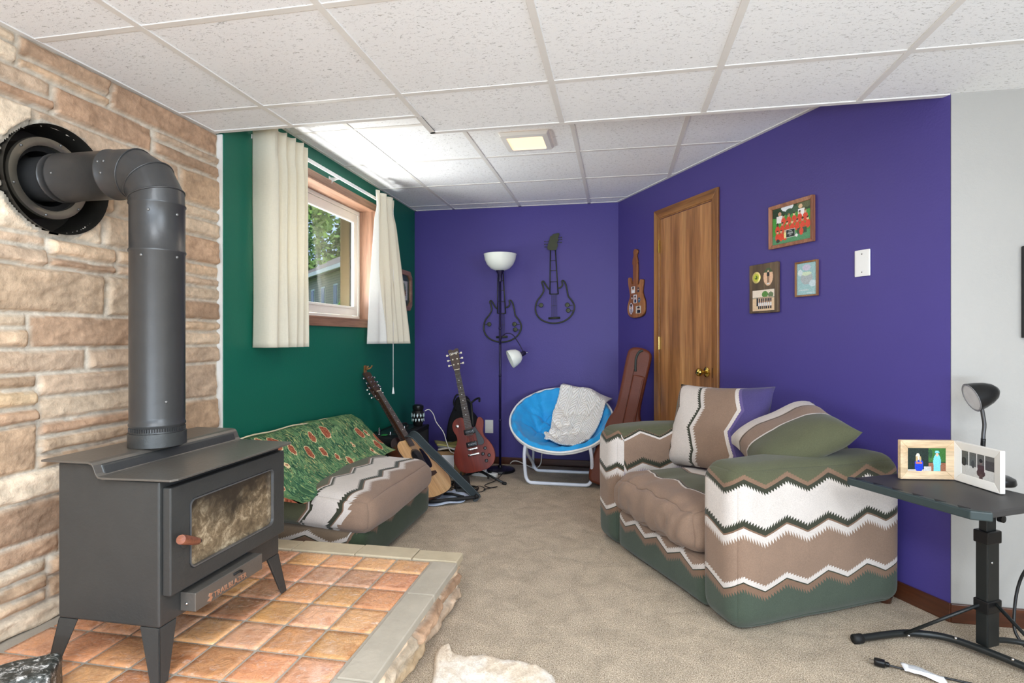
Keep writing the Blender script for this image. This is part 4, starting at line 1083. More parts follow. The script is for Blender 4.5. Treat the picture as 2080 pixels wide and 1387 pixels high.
# ceiling light
g = thing('ceiling_light', 'square recessed ceiling light glowing warm in the raised ceiling', 'ceiling light', (-.532, 3.262, UZ-.0015))
b = B(); framed(b, rrect(-.145, .145, -.145, .145, .004, 2), rrect(-.108, .108, -.108, .108, .012, 2), -.022, .0)
b2 = B()
b = B(); 
L1 = rrect(-.146, .146, -.146, .146, .006, 3); L2 = rrect(-.135, .135, -.135, .135, .01, 3); L3 = rrect(-.106, .106, -.106, .106, .012, 3)
rg = [[b._v((p[0], p[1], z)) for p in L] for L, z in ((L1, .002), (L2, -.016), (L3, -.020), (L3, -.010))]
for a, c in zip(rg, rg[1:]):
    for i in range(len(a)): b._f([a[i], a[(i+1) % len(a)], c[(i+1) % len(a)], c[i]])
b.build('trim_ring', M['tbar'], g, smooth=True, auto=25)
t = NT('warm_diffuser'); gr = t.noise(2, 1, .5, t.obj())
t.col(S(250, 222, 190)); t.b.inputs['Emission Color'].default_value = S(255, 214, 170); t.b.inputs['Emission Strength'].default_value = .75
b = B(); b.box(-.106, .106, -.106, .106, -.014, -.011); lab(b.build('diffuser', t.set(.5), g), 'glowing warm diffuser')
pl_ = bpy.data.lights.new('ceiling_bulb', 'AREA'); pl_.size = .2; pl_.energy = 3.5; pl_.color = (1, .8, .6); q = bpy.data.objects.new('ceiling_bulb', pl_); COL.objects.link(q); q.location = (-.532, 3.262, UZ-.03)

# ================================================================ floor lamp
g = thing('floor_lamp', 'tall dark floor lamp with a white bowl shade and a small side reading shade', 'lamp', (-.985, 4.63, .001))
nav = plain('dark_navy_metal', (34, 28, 62), .35, .4, .5, .1); M['nav'] = nav
b = B(); b.lathe([(.0001, 0), (.126, 0), (.128, .006), (.122, .020), (.09, .028), (.02, .034), (.014, .05), (.0001, .05)], 40); b.build('base', M['blackp'], g, smooth=True, auto=40)
b = B(); b.tube([(0, 0, .04), (0, 0, 1.66)], .0105, 14); b.build('pole', nav, g, smooth=True)
b = B(); b.lathe([(.011, 1.60), (.013, 1.61), (.016, 1.66), (.034, 1.692), (.036, 1.70), (.0001, 1.70)], 24); b.build('shade_holder', nav, g, smooth=True)
op = NT('opal_glass'); op.col(S(236, 240, 232)); op.b.inputs['Transmission Weight'].default_value = 0; op.b.inputs['Subsurface Weight'].default_value = .3; op.b.inputs['Subsurface Radius'].default_value = (.05, .05, .05)
M['opal'] = op.set(.25)
b = B(); b.lathe([(.001, 1.699), (.04, 1.70), (.078, 1.716), (.110, 1.748), (.130, 1.79), (.138, 1.832), (.141, 1.838), (.136, 1.836), (.126, 1.79), (.106, 1.752), (.076, 1.722), (.001, 1.706)], 48, cap=False); b.build('bowl_shade', M['opal'], g, smooth=True)
for z in (.42, .80, 1.20):
    b = B(); b.T = Matrix.Translation((0, 0, z)); b.lathe([(.0108, 0), (.013, .002), (.013, .016), (.0108, .018)], 16, cap=False); b.build('pole_joint', nav, g, smooth=True)
b = B(); b.tube(spline([(.0, -.012, 1.075), (.02, -.03, 1.13), (.06, -.04, 1.165), (.115, -.04, 1.155), (.165, -.035, 1.085), (.205, -.03, 1.01)], 8), .0042, 10); b.build('gooseneck', nav, g, smooth=True)
ax = (Vector((.108, -.07, .955))-Vector((.205, -.03, 1.0))).normalized()
b = B(); b.T = Matrix.Translation((.215, -.028, 1.003)) @ ax.to_track_quat('Z', 'Y').to_matrix().to_4x4()
b.lathe([(.0001, -.012), (.012, -.01), (.019, .0), (.020, .035), (.0001, .036)], 20); hs = b.build('side_socket', nav, g, smooth=True, auto=40)
b = B(); b.T = Matrix.Translation((.215, -.028, 1.003)) @ ax.to_track_quat('Z', 'Y').to_matrix().to_4x4()
b.lathe([(.018, .034), (.036, .038), (.058, .062), (.072, .10), (.078, .135), (.0765, .136), (.069, .10), (.055, .064), (.034, .042), (.001, .04)], 36, cap=False); b.build('side_shade', M['opal'], g, smooth=True)
b = B(); b.T = Matrix.Translation((.215, -.028, 1.003)); b.tube([(0, 0, 0), (.03, 0, .004)], .0035, 8); b.build('switch', M['chrome'], g, smooth=True)

# ================================================================ guitars
def basis(root, a, n, loc):
    a = Vector(a).normalized(); n = Vector(n); n = (n-a*n.dot(a)).normalized(); y = -n; x = y.cross(a)
    m = Matrix(((x.x, y.x, a.x, 0), (x.y, y.y, a.y, 0), (x.z, y.z, a.z, 0), (0, 0, 0, 1)))
    root.matrix_world = Matrix.Translation(loc) @ m
LP = [(-.028, .425), (-.062, .437), (-.100, .425), (-.124, .39), (-.124, .345), (-.108, .30), (-.110, .26), (-.138, .205), (-.160, .15), (-.160, .09), (-.132, .035), (-.08, .006), (0, 0), (.08, .006), (.132, .035), (.160, .09), (.160, .15), (.140, .205), (.112, .25), (.104, .29), (.116, .335), (.124, .37), (.115, .40), (.096, .41), (.078, .395), (.062, .36), (.040, .335), (.028, .345)]
def neck_parts(g, y_face, z0, nut, head, w0, w1, hs, ebony, neckm, pegm, rosew=None, nf=20, tilt=0):
    b = B(); yb = y_face+.022
    b.hexa([(-w0/2, y_face, z0), (w0/2, y_face, z0), (w0/2*.7, yb, z0), (-w0/2*.7, yb, z0)], [(-w1/2, y_face, nut), (w1/2, y_face, nut), (w1/2*.7, yb, nut), (-w1/2*.7, yb, nut)])
    b.build('neck', neckm, g, bevel=.004)
    b = B(); b.hexa([(-w0/2, y_face-.005, z0-.06), (w0/2, y_face-.005, z0-.06), (w0/2, y_face, z0-.06), (-w0/2, y_face, z0-.06)], [(-w1/2, y_face-.005, nut), (w1/2, y_face-.005, nut), (w1/2, y_face, nut), (-w1/2, y_face, nut)])
    fb = b.build('fretboard', ebony, g)
    sc = (nut-.0)*1.0; L_ = (nut-.17); b = B()
    for k in range(1, nf+1):
        z = nut-L_*(1-2**(-k/12.)); f = (nut-z)/(nut-z0); w_ = w1+(w0-w1)*min(1, f)
        if z < z0-.055: break
        b.box(-w_/2, w_/2, y_face-.0062, y_face-.0045, z-.0008, z+.0008)
    fq = b.build('frets', M['dull'], fb); fq['kind'] = 'stuff'
    for k in (3, 5, 7, 9, 12, 15):
        b = B()
        z = nut-L_*(1-2**(-(k-.5)/12.)); b.T = Matrix.Translation((0, y_face-.0055, z)) @ Matrix.Rotation(R(90), 4, 'X'); b.lathe([(.0001, 0), (.0036, 0), (.0036, .0006), (.0001, .0006)], 10); b.build('inlay', M['white'], fb)
    b = B(); b.box(-w1/2, w1/2, y_face-.007, y_face, nut-.001, nut+.004); b.build('nut', plain('bone_nut', (226, 214, 186), .5), g)
    H = spline([(x*1, nut+z, 0) for x, z in hs], 4, True)
    b = B(); b.prism([(p.x, p.y) for p in H], y_face+.002, y_face+.017, 'y'); hd_ = b.build('headstock', ebony, g, bevel=.001)
    top = max(z for x, z in hs)
    for s_ in (-1, 1):
        for k in range(3):
            z = nut+.045+k*.042
            b = B(); b.tube([(s_*.026, y_face+.010, z), (s_*.052, y_face+.010, z)], .0028, 8); b.T = Matrix.Translation((s_*.058, y_face+.010, z)); b.rbox((0, 0, 0), (.016, .009, .016), .004, 5)
            b.T = Matrix.Translation((s_*.018, y_face+.002, z)) @ Matrix.Rotation(R(90), 4, 'X'); b.lathe([(.0001, -.001), (.006, 0), (.006, .003), (.0032, .004), (.0032, .010), (.0001, .0105)], 12)
            b.build('tuning_peg', pegm, g, smooth=True, auto=40)
    return fb
def strings(g, y, z0, nut, ws, wn, yn=None):
    b = B()
    for k in range(6):
        f = (k-2.5)/2.5; b.tube([(f*ws/2, y, z0), (f*wn/2, y if yn is None else yn, nut)], .0008, 5)
    b.build('strings', M['chrome'], g)
HS = [(-.022, 0), (-.030, .03), (-.036, .06), (-.040, .13), (-.042, .165), (-.022, .172), (0, .162), (.022, .172), (.042, .165), (.040, .13), (.036, .06), (.030, .03), (.022, 0)]
ebony = plain('dark_rosewood', (66, 48, 38), .45, 0, .4, .25, 80); blackh = M['blackp']
pearl = plain('pearl_peg', (222, 214, 190), .3)
g = thing('electric_guitar', 'reddish-brown single-cut electric guitar upright on a stand by the back wall', 'guitar')
cherry = wood('worn_cherry_finish', (78, 22, 10), (112, 36, 18), (138, 54, 28), 2, 10, .3, 0)
cherry.node_tree.nodes['Principled BSDF'].inputs['Specular IOR Level'].default_value = .2
sp_ = spline([(x, z, 0) for x, z in LP], 4, True)
b = B(); b.prism([(p.x, p.y) for p in sp_], -.022, .024, 'y'); b.build('body', cherry, g, bevel=.006, seg=3)
fb = neck_parts(g, -.026, .345, .815, .97, .056, .043, HS, ebony, cherry, pearl, nf=22)
text('Gibson', .024, M['white'], g, (0, -.0245, .945), (R(90), R(-8), 0), 'headstock_script', .0004)
for z in (.315, .215):
    b = B(); b.rbox((0, -.026, z), (.086, .012, .040), .004, 6); pk = b.build('pickup', M['blackp'], g, smooth=True, auto=40)
    b = B()
    for k in range(6): b.T = Matrix.Translation(((k-2.5)*.010, -.032, z)) @ Matrix.Rotation(R(90), 4, 'X'); b.lathe([(.0001, 0), (.0026, 0), (.0026, .001), (.0001, .001)], 8)
    b.build('pole_pieces', M['chrome'], pk)
b = B(); b.rbox((0, -.030, .178), (.080, .010, .014), .003, 6); b.build('bridge', M['chrome'], g, smooth=True)
b = B(); b.rbox((0, -.030, .135), (.094, .012, .016), .005, 6); b.build('tailpiece', M['chrome'], g, smooth=True)
b = B(); b.prism([(.030, .335), (.052, .345), (.070, .30), (.100, .235), (.098, .205), (.080, .195), (.050, .200), (.048, .235), (.046, .30)], -.034, -.031, 'y'); b.build('pickguard', M['blackp'], g, bevel=.001)
for x, z in ((.095, .165), (.070, .125), (.115, .105), (.086, .068)):
    b = B(); b.T = Matrix.Translation((x, -.022, z)) @ Matrix.Rotation(R(90), 4, 'X'); b.lathe([(.0001, 0), (.014, 0), (.013, .004), (.0105, .012), (.0001, .013)], 18); b.build('knob', M['blackp'], g, smooth=True, auto=40)
b = B(); b.T = Matrix.Translation((-.088, -.022, .375)) @ Matrix.Rotation(R(90), 4, 'X'); b.lathe([(.0001, 0), (.012, 0), (.012, .002), (.004, .004), (.004, .012), (.0001, .013)], 16); b.build('toggle_switch', M['chrome'], g, smooth=True, auto=40)
strings(g, -.0365, .135, .815, .052, .036, -.034)
basis(g, (-.235, .125, .945), (.14, -1, .13), (-1.080, 4.235, .085))
# its stand
g = thing('guitar_stand', 'black tubular guitar stand holding the electric guitar', 'guitar stand', (-1.10, 4.30, 0))
b = B(); b.tube([(-.01, .03, .05), (-.06, .10, .40), (-.085, .125, .60)], .010, 10); b.build('post', M['blackm'], g, smooth=True)
b = B(); b.tube(spline([(-.155, .045, .60), (-.15, .09, .625), (-.11, .125, .62), (-.085, .125, .60), (-.05, .125, .625), (-.01, .10, .64), (.005, .045, .62)], 5), .008, 10); b.build('neck_yoke', M['rubber'], g, smooth=True)
b = B(); b.tube(spline([(-.10, -.125, .085), (-.095, -.115, .055), (-.07, -.02, .045), (0, .035, .06), (.09, -.02, .045), (.115, -.11, .05), (.118, -.125, .08)], 5), .008, 10); b.build('cradle', M['rubber'], g, smooth=True)
for p in ((.24, -.10, .012), (-.16, -.19, .012), (-.03, .22, .012)):
    b = B(); b.tube([(0, .03, .075), p], .009, 10); lg = b.build('leg', M['blackm'], g, smooth=True)
    b = B(); b.T = Matrix.Translation(p); b.rbox((0, 0, 0), (.034, .024, .022), .008, 5); b.build('rubber_foot', M['rubber'], lg, smooth=True)
# black gig bag standing behind
g = thing('gig_bag', 'soft black guitar bag standing against the back wall behind the red guitar', 'bag', (-1.32, 4.70, .001))
b = B(); bag = spline([(-.15, 0, 0), (-.16, .12, 0), (-.15, .30, 0), (-.13, .42, 0), (-.09, .52, 0), (-.075, .58, 0), (-.05, .615, 0), (.01, .62, 0), (.045, .58, 0), (.06, .50, 0), (.12, .42, 0), (.15, .28, 0), (.16, .12, 0), (.15, 0, 0)], 4)
b.prism([(p.x, p.y) for p in bag], -.05, .05, 'y'); b.build('bag_shell', plain('black_nylon', (24, 24, 27), .75, 0, .25, .2, 90, .4), g, bevel=.02, seg=3)
b = B(); b.tube(spline([(-.06, -.055, .50), (-.07, -.085, .58), (-.04, -.09, .64), (.0, -.085, .62), (.0, -.06, .52)], 5), .007, 8); b.build('handle', M['rubber'], g, smooth=True)

# acoustic guitar leaning to the green wall
AC = [(x, z*.9) for x, z in [(-.04, .500), (-.09, .498), (-.130, .470), (-.145, .425), (-.140, .375), (-.122, .33), (-.122, .295), (-.150, .245), (-.180, .19), (-.196, .13), (-.185, .07), (-.145, .022), (-.08, .002), (0, -.002), (.08, .002), (.145, .022), (.185, .07), (.196, .13), (.180, .19), (.150, .245), (.122, .295), (.122, .33), (.140, .375), (.145, .425), (.130, .470), (.09, .498), (.04, .500)]]
g = thing('acoustic_guitar', 'acoustic guitar with a pale natural top leaning its neck on the green wall', 'guitar')
spruce = wood('spruce_top', (196, 150, 96), (216, 172, 118), (228, 188, 136), 2, 30, .3, .4)
mah = wood('mahogany', (66, 34, 22), (92, 50, 32), (118, 68, 44), 2, 14, .3, .4)
sa = spline([(x, z, 0) for x, z in AC], 4, True); outl = [(p.x, p.y) for p in sa]
b = B(); b.prism(outl, 0, .105, 'y'); b.build('sides_and_back', mah, g, bevel=.004)
b = B(); b.prism([(x*1.0, z) for x, z in outl], -.004, -.0003, 'y'); b.build('soundboard', spruce, g, bevel=.001)
b = B(); b.tube([(x, -.002, z) for x, z in outl], .0028, 6, closed=True); b.build('binding', M['blackp'], g, smooth=True)
b = B(); b.T = Matrix.Translation((0, -.0045, .310)) @ Matrix.Rotation(R(90), 4, 'X'); b.lathe([(.0001, -.0002), (.050, -.0002), (.050, .0006), (.0001, .0006)], 36); b.build('sound_hole', M['soot'], g)
b = B(); b.T = Matrix.Translation((0, -.0045, .310)) @ Matrix.Rotation(R(90), 4, 'X'); b.lathe([(.052, 0), (.058, 0), (.058, .0008), (.052, .0008)], 36, cap=False); b.build('rosette', ebony, g)
b = B(); b.prism(spline([(.03, .30, 0), (.055, .335, 0), (.058, .39, 0), (.085, .38, 0), (.10, .30, 0), (.085, .245, 0), (.05, .24, 0)], 4, True) and [(p.x, p.y-.035) for p in spline([(.03, .30, 0), (.055, .335, 0), (.058, .39, 0), (.085, .38, 0), (.10, .30, 0), (.085, .245, 0), (.05, .24, 0)], 4, True)], -.0062, -.0046, 'y'); b.build('pickguard', M['blackp'], g)
b = B(); b.prism([(-.085, .148), (-.05, .141), (0, .138), (.05, .141), (.085, .148), (.085, .168), (.04, .175), (-.04, .175), (-.085, .168)], -.013, -.0042, 'y'); b.build('bridge', ebony, g, bevel=.002)
neck_parts(g, -.010, .45, .865, 1.03, .055, .043, [(-.022, 0), (-.030, .02), (-.034, .16), (-.030, .172), (0, .176), (.030, .172), (.034, .16), (.030, .02), (.022, 0)], ebony, mah, M['chrome'], nf=18)
strings(g, -.016, .158, .865, .056, .036, -.018)
ga = (-.600, .175, .775)
basis(g, ga, (.80, -.24, .60), (-1.192, 3.640, .062)); gac = g
hg = thing('guitar_hanger', 'small brown forked hanger fixed to the green wall above the acoustic guitar head', 'hanger', (GX+.002, 3.86, .895), R(90))
b = B(); b.prism(rrect(-.018, .018, -.03, .03, .008, 3), -.008, 0, 'y'); b.build('wall_plate', M['oak_trim'], hg)
b = B(); b.tube(spline([(-.03, -.045, .028), (-.034, -.03, .01), (-.012, -.012, 0), (0, -.006, 0), (.012, -.012, 0), (.034, -.03, .01), (.03, -.045, .028)], 5), .0055, 8); b.build('fork', M['oak_trim'], hg, smooth=True)
# strap
def ribbon(b, pts, nrm, w_, th_=.003):
    """flat band along pts with a width direction per point"""
    P = [Vector(p) for p in pts]; rows = []
    for i, p in enumerate(P):
        t = (P[min(i+1, len(P)-1)]-P[max(i-1, 0)]).normalized(); wv = Vector(nrm(i/(len(P)-1))); wv = (wv-t*wv.dot(t)).normalized(); nn = t.cross(wv)
        ww = w_(i/(len(P)-1))/2 if callable(w_) else w_/2
        rows.append([b._v(p+wv*ww+nn*th_/2), b._v(p-wv*ww+nn*th_/2), b._v(p-wv*ww-nn*th_/2), b._v(p+wv*ww-nn*th_/2)])
    for a, c in zip(rows, rows[1:]):
        for k in range(4): b._f([a[k], a[(k+1) % 4], c[(k+1) % 4], c[k]])
    b._f(rows[0][::-1]); b._f(rows[-1])
s3 = [(-1.475, 3.735, .415), (-1.44, 3.705, .455), (-1.385, 3.68, .45), (-1.30, 3.67, .375), (-1.19, 3.685, .27), (-1.08, 3.71, .155), (-.985, 3.735, .055), (-.955, 3.745, .012)]
g = thing('guitar_strap', 'wide dark grey woven strap draped from the acoustic guitar down to the carpet', 'strap')
pts = spline(s3, 8); gs_ = plain('charcoal_webbing', (46, 54, 57), .7, 0, .15, .12, 160, .3, 400)
b = B(); ribbon(b, pts, lambda f: (.60, .42, .55), lambda f: .058 if f < .97 else .050); b.build('webbing', gs_, g, smooth=True, auto=40)
b = B()
for s_ in (-1, 1):
    W_ = []
    for i, p in enumerate(pts[:-3]):
        t_ = (pts[i+1]-p).normalized(); wv = Vector((.60, .42, .55)); wv = (wv-t_*wv.dot(t_)).normalized(); nn = t_.cross(wv)
        W_.append(p+wv*s_*.024+nn*.0022); 
    b.tube(W_, .0009, 5)
    b.tube([p-(Vector(q)-Vector(q))-2*0*Vector((0,0,0)) for p, q in zip(W_, W_)], .0009, 5)
b.build('stitching', plain('grey_thread', (150, 156, 156), .8), g)
# strap tab at the lower end
b = B(); e0 = pts[-5]; e1 = pts[-1]+Vector((.004, .002, -.0))
ribbon(b, [e0.lerp(e1, k/8) for k in range(9)], lambda f: (.60, .42, .55), lambda f: .064*(1-.25*f*f), .006); b.build('leather_tab', plain('black_leather', (40, 44, 44), .45), g, smooth=True, auto=40)
# low stand under the acoustic guitar
g = thing('guitar_stand', 'low black folding stand under the acoustic guitar body', 'guitar stand', (-1.20, 3.66, 0))
b = B(); b.tube(spline([(-.17, -.06, .02), (-.06, -.07, .03), (.02, -.05, .03), (.10, .0, .03), (.235, .075, .03)], 5), .013, 10); b.build('front_arm', M['rubber'], g, smooth=True)
b = B(); b.tube([(.235, .075, .028), (.245, .080, .045)], .017, 10); b.build('end_cap', M['rubber'], g, smooth=True)
b = B(); b.tube([(-.10, .14, .02), (.05, .12, .03), (.14, .10, .02)], .010, 8); b.build('rear_arm', M['rubber'], g, smooth=True)
b = B(); b.tube([(-.06, -.07, .03), (-.02, .12, .028)], .009, 8); b.build('hinge_bar', M['blackm'], g, smooth=True)
# dark red guitar leaning on the amplifier
g = thing('electric_guitar', 'dark red sunburst guitar with a green skull sticker, half hidden behind the acoustic guitar', 'guitar')
t = NT('red_sunburst'); sp3 = t.n('ShaderNodeSeparateXYZ'); t.l(t.obj(), sp3.inputs[0])
rd = t.math('SQRT', t.math('ADD', t.math('POWER', sp3.outputs[0], 2), t.math('POWER', t.math('MULTIPLY', t.math('SUBTRACT', sp3.outputs[2], .2), .75), 2)))
t.col(t.ramp(rd, [(.03, S(140, 54, 40)), (.10, S(112, 36, 32)), (.155, S(34, 16, 18))]))
b = B(); b.prism([(p.x, p.y) for p in sp_], -.022, .022, 'y'); b.build('body', t.set(.22, 0, .5, Coat_Weight=.6), g, bevel=.005, seg=3)
neck_parts(g, -.026, .345, .815, .97, .056, .043, HS, ebony, mah, M['chrome'], nf=20)
b = B(); b.T = Matrix.Translation((.0, -.0226, .21)) @ Matrix.Rotation(R(90), 4, 'X'); b.lathe([(.0001, 0), (.045, 0), (.045, .0006), (.0001, .0006)], 28); sk = b.build('sticker', M['soot'], g)
picture(.07, .07, 24, 24, paint([('c', .5, .55, .34, .34, (110, 170, 120)), ('r', .34, .66, .12, .4, (110, 170, 120)), ('c', .37, .56, .09, .1, (20, 26, 24)), ('c', .63, .56, .09, .1, (20, 26, 24)), ('c', .5, .38, .04, .05, (20, 26, 24)), ('r', .42, .44, .12, .28, (20, 26, 24)), ('r', .5, .52, .12, .28, (20, 26, 24)), ('r', .58, .6, .12, .28, (20, 26, 24))], (24, 28, 28), 4), 'skull_print', sk, M['print'], -.0240, lambda u, v: (u-.5)**2+(v-.5)**2 < .24, 0, .21)
basis(g, (-.56, .10, .82), (.62, -.70, .38), (-1.345, 3.745, .14)); g.scale = (.8, .8, .8)

# amplifier
g = thing('guitar_amplifier', 'black box guitar amplifier on the carpet in the green corner', 'amplifier', (-1.69, 4.115, .002))
b = B(); b.rbox((0, 0, .205), (.285, .64, .41), .012, 8); b.build('cabinet', plain('black_tolex', (20, 21, 22), .55, 0, .35, .15, 200, .3, 500), g, smooth=True, auto=40)
b = B(); b.box(.1425, .1445, -.285, .285, .03, .375); b.build('speaker_cloth', plain('black_grille_cloth', (26, 27, 28), .9), g)
b = B(); b.box(-.09, .09, -.26, .26, .4105, .4135); cp_ = b.build('control_panel', plain('dark_panel', (46, 48, 50), .3, .5), g)
for k in range(6):
    b = B(); b.T = Matrix.Translation((.02, -.2+.07*k, .413)); b.lathe([(.0001, 0), (.009, 0), (.008, .014), (.0001, .015)], 14); b.build('dial', M['blackp'] if k % 2 else M['chrome'], cp_, smooth=True, auto=40)
b = B(); b.T = Matrix.Translation((-.055, -.235, .413)); b.lathe([(.0001, 0), (.012, 0), (.012, .03), (.008, .034), (.008, .05), (.0001, .052)], 14); b.build('jack_plug', M['chrome'], cp_, smooth=True, auto=40)
b = B(); b.tube(spline([(.03, -.10, .415), (.03, -.09, .445), (.03, 0, .455), (.03, .09, .445), (.03, .10, .415)], 5), .009, 8); b.build('handle', M['rubber'], g, smooth=True)
b = B(); b.box(-.02, .02, -.285, -.245, .4135, .4155); lab(b.build('pedal_light', plain('green_sticker', (60, 170, 80), .5), g), 'small green sticker')
for sx in (-1, 1):
    for sy in (-1, 1):
        for z in (.012, .398):
            b = B(); b.T = Matrix.Translation((sx*.131, sy*.309, z)); b.rbox((0, 0, 0), (.026, .026, .026), .010, 5); b.build('corner_guard', M['blackp'], g, smooth=True)
for (x, y) in ((-.105, -.3205), (.105, -.3205)):
    b = B(); b.T = Matrix.Translation((x, y, .375)) @ Matrix.Rotation(R(90), 4, 'X'); b.lathe([(.0001, -.001), (.006, 0), (.005, .003), (.0001, .004)], 12); b.build('corner_screw', M['chrome'], g, smooth=True)
g = thing('lantern_speaker', 'black barrel-shaped lantern speaker standing on the amplifier', 'speaker', (-1.605, 4.325, .4125))
b = B(); b.lathe([(.0001, 0), (.032, 0), (.036, .008), (.042, .03), (.051, .075), (.052, .10), (.047, .118), (.040, .124), (.042, .130), (.046, .148), (.044, .166), (.030, .174), (.0001, .176)], 32); b.build('housing', M['blackp'], g, smooth=True, auto=40)
dm = plain('pale_lantern_window', (196, 214, 216), .35)
for k in range(12):
    a = k*math.pi/6
    for (z, off) in ((.055, 0), (.090, .5)):
        b = B(); r_ = .0485 if z < .07 else .0522
        b.T = Matrix.Rotation(a+off*math.pi/6, 4, 'Z') @ Matrix.Translation((r_, 0, z)) @ Matrix.Rotation(R(-9 if z < .07 else -2), 4, 'Y')
        b.prism([(0, -.017), (.0075, 0), (0, .017), (-.0075, 0)], -.0012, .0016, 'x'); b.build('lantern_window', dm, g)
# box with papers
g = thing('cardboard_box', 'open cardboard box with a white label beside the amplifier', 'box', (-1.36, 4.50, .001), R(6))
cb = plain('cardboard', (150, 118, 84), .85, 0, .2, .1)
b = B(); b.box(-.11, .11, -.12, .12, 0, .006)
b.box(-.11, -.106, -.12, .12, 0, .20); b.box(.106, .11, -.12, .12, 0, .20); b.box(-.11, .11, -.12, -.116, 0, .20); b.box(-.11, .11, .116, .12, 0, .20); b.build('carton', cb, g)
b = B(); b.box(-.07, .03, -.1215, -.1203, .07, .17); b.build('label_sheet', M['paper'], g)
for k, (c_, z, rz, dx) in enumerate((((196, 186, 172), .202, 12, 0), ((206, 208, 216), .216, -8, .02), ((150, 142, 84), .238, 25, -.03))):
    b = B(); b.grid(lambda u, v: ((u-.5)*.24, (v-.5)*.19, .015*math.sin(u*5+k)*(.4+u)+.004*math.sin(v*7)), 12, 6)
    o = b.build('magazine', plain('magazine_cover_%d' % k, c_, .4, 0, .4, .3, 12), None, smooth=True, solid=.010); o.location = (-1.35+dx, 4.48, z+.012); o.rotation_euler = (0, 0, R(rz))
    tag(o, ['bottom-most cream magazine on the cardboard box', 'pale blue-grey magazine in the middle of the pile on the cardboard box', 'crumpled olive and yellow magazine on top of the pile on the cardboard box'][k], 'magazine', 'magazines on the box')

# leads on the floor
def cord(name, pts, r, mat, label, cat='cable', n=8, grp=None):
    b = B(); b.tube(spline(pts, n), r, 8); return tag(b.build(name, mat, None, smooth=True), label, cat, grp)
cord('cable', [(-1.56, 4.36, .53), (-1.53, 4.38, .54), (-1.50, 4.40, .50), (-1.46, 4.36, .44), (-1.40, 4.36, .36), (-1.37, 4.37, .26), (-1.33, 4.36, .20), (-1.26, 4.40, .185), (-1.20, 4.47, .19)], .0035, M['wcord'], 'thin white lead curling down from the lantern speaker')
cord('cable', [(-.93, 4.80, .03), (-.90, 4.78, .055), (-.86, 4.80, .05), (-.78, 4.76, .03), (-.70, 4.72, .014), (-.655, 4.74, .05), (-.645, 4.76, .14), (-.63, 4.80, .26), (-.62, 4.86, .33)], .0045, M['wcord'], 'cream lead along the back baseboard rising behind the blue chair')
random.seed(4)
for k in range(7):
    p = [Vector((-1.10+random.uniform(-.08, .10), 3.95+random.uniform(-.06, .12), .006))]
    a = random.uniform(0, 6)
    for i in range(9):
        a += random.uniform(.3, 1.3); p.append(p[-1]+Vector((math.cos(a)*.07, math.sin(a)*.07, 0))); p[-1].z = .006+random.uniform(0, .014)
        p[-1].x = max(-1.28, min(-.88, p[-1].x)); p[-1].y = max(3.82, min(4.16, p[-1].y))
    cord('cable', p, random.choice([.003, .004]), M['cord'], 'black lead tangled on the carpet between the two guitar stands', 'cable', 6, 'black leads in the tangle by the guitars')
cord('cable', [(-.90, 4.50, .05), (-.93, 4.40, .02), (-.95, 4.28, .008), (-1.00, 4.14, .006), (-.94, 4.08, .006), (-.90, 4.12, .006), (-.98, 4.02, .007)], .0032, M['cord'], 'black lead running from the lamp base across the carpet')
g = thing('power_strip', 'white power strip on the carpet beside the lamp base', 'power strip', (-1.07, 4.42, .002), R(-12))
b = B(); b.rbox((0, 0, .018), (.22, .05, .036), .006, 6); b.build('housing', M['white'], g, smooth=True, auto=40)
for k in range(3):
    b = B(); b.rbox((-.05+.05*k, 0, .046), (.03, .03, .022), .004, 5); b.build('plug', M['blackp'] if k != 1 else M['white'], g, smooth=True)
# cloth and pedal near the guitars
b = B(); b.grid(lambda u, v: ((u-.5)*.40+.02*math.sin(v*6), (v-.5)*.26+.015*math.sin(u*8), .008+.006*math.sin(u*13+v*4)+.005*math.sin(v*15)+(.012 if u > .9 else 0)), 26, 16)
o = b.build('folded_cloth', plain('pale_blue_cloth', (176, 188, 206), .85, 0, .2, .12, 8), None, smooth=True, solid=.003); o.location = (-1.235, 3.70, .004); o.rotation_euler = (0, 0, R(34))
tag(o, 'pale blue cloth lying flat on the carpet under the acoustic guitar', 'cloth')
g = thing('effects_pedal', 'black wedge pedal on the carpet behind the strap', 'pedal', (-1.13, 3.98, .002), R(20))
b = B(); b.hexa([(-.06, -.10, 0), (.06, -.10, 0), (.06, .10, 0), (-.06, .10, 0)], [(-.055, -.09, .035), (.055, -.09, .035), (.055, .09, .085), (-.055, .09, .085)]); b.build('pedal_case', M['blackm'], g, bevel=.006)
b = B(); b.hexa([(-.045, -.075, .042), (.045, -.075, .042), (.045, .075, .084), (-.045, .075, .084)], [(-.045, -.075, .048), (.045, -.075, .048), (.045, .075, .092), (-.045, .075, .092)]); b.build('treadle', M['rubber'], g, bevel=.003)

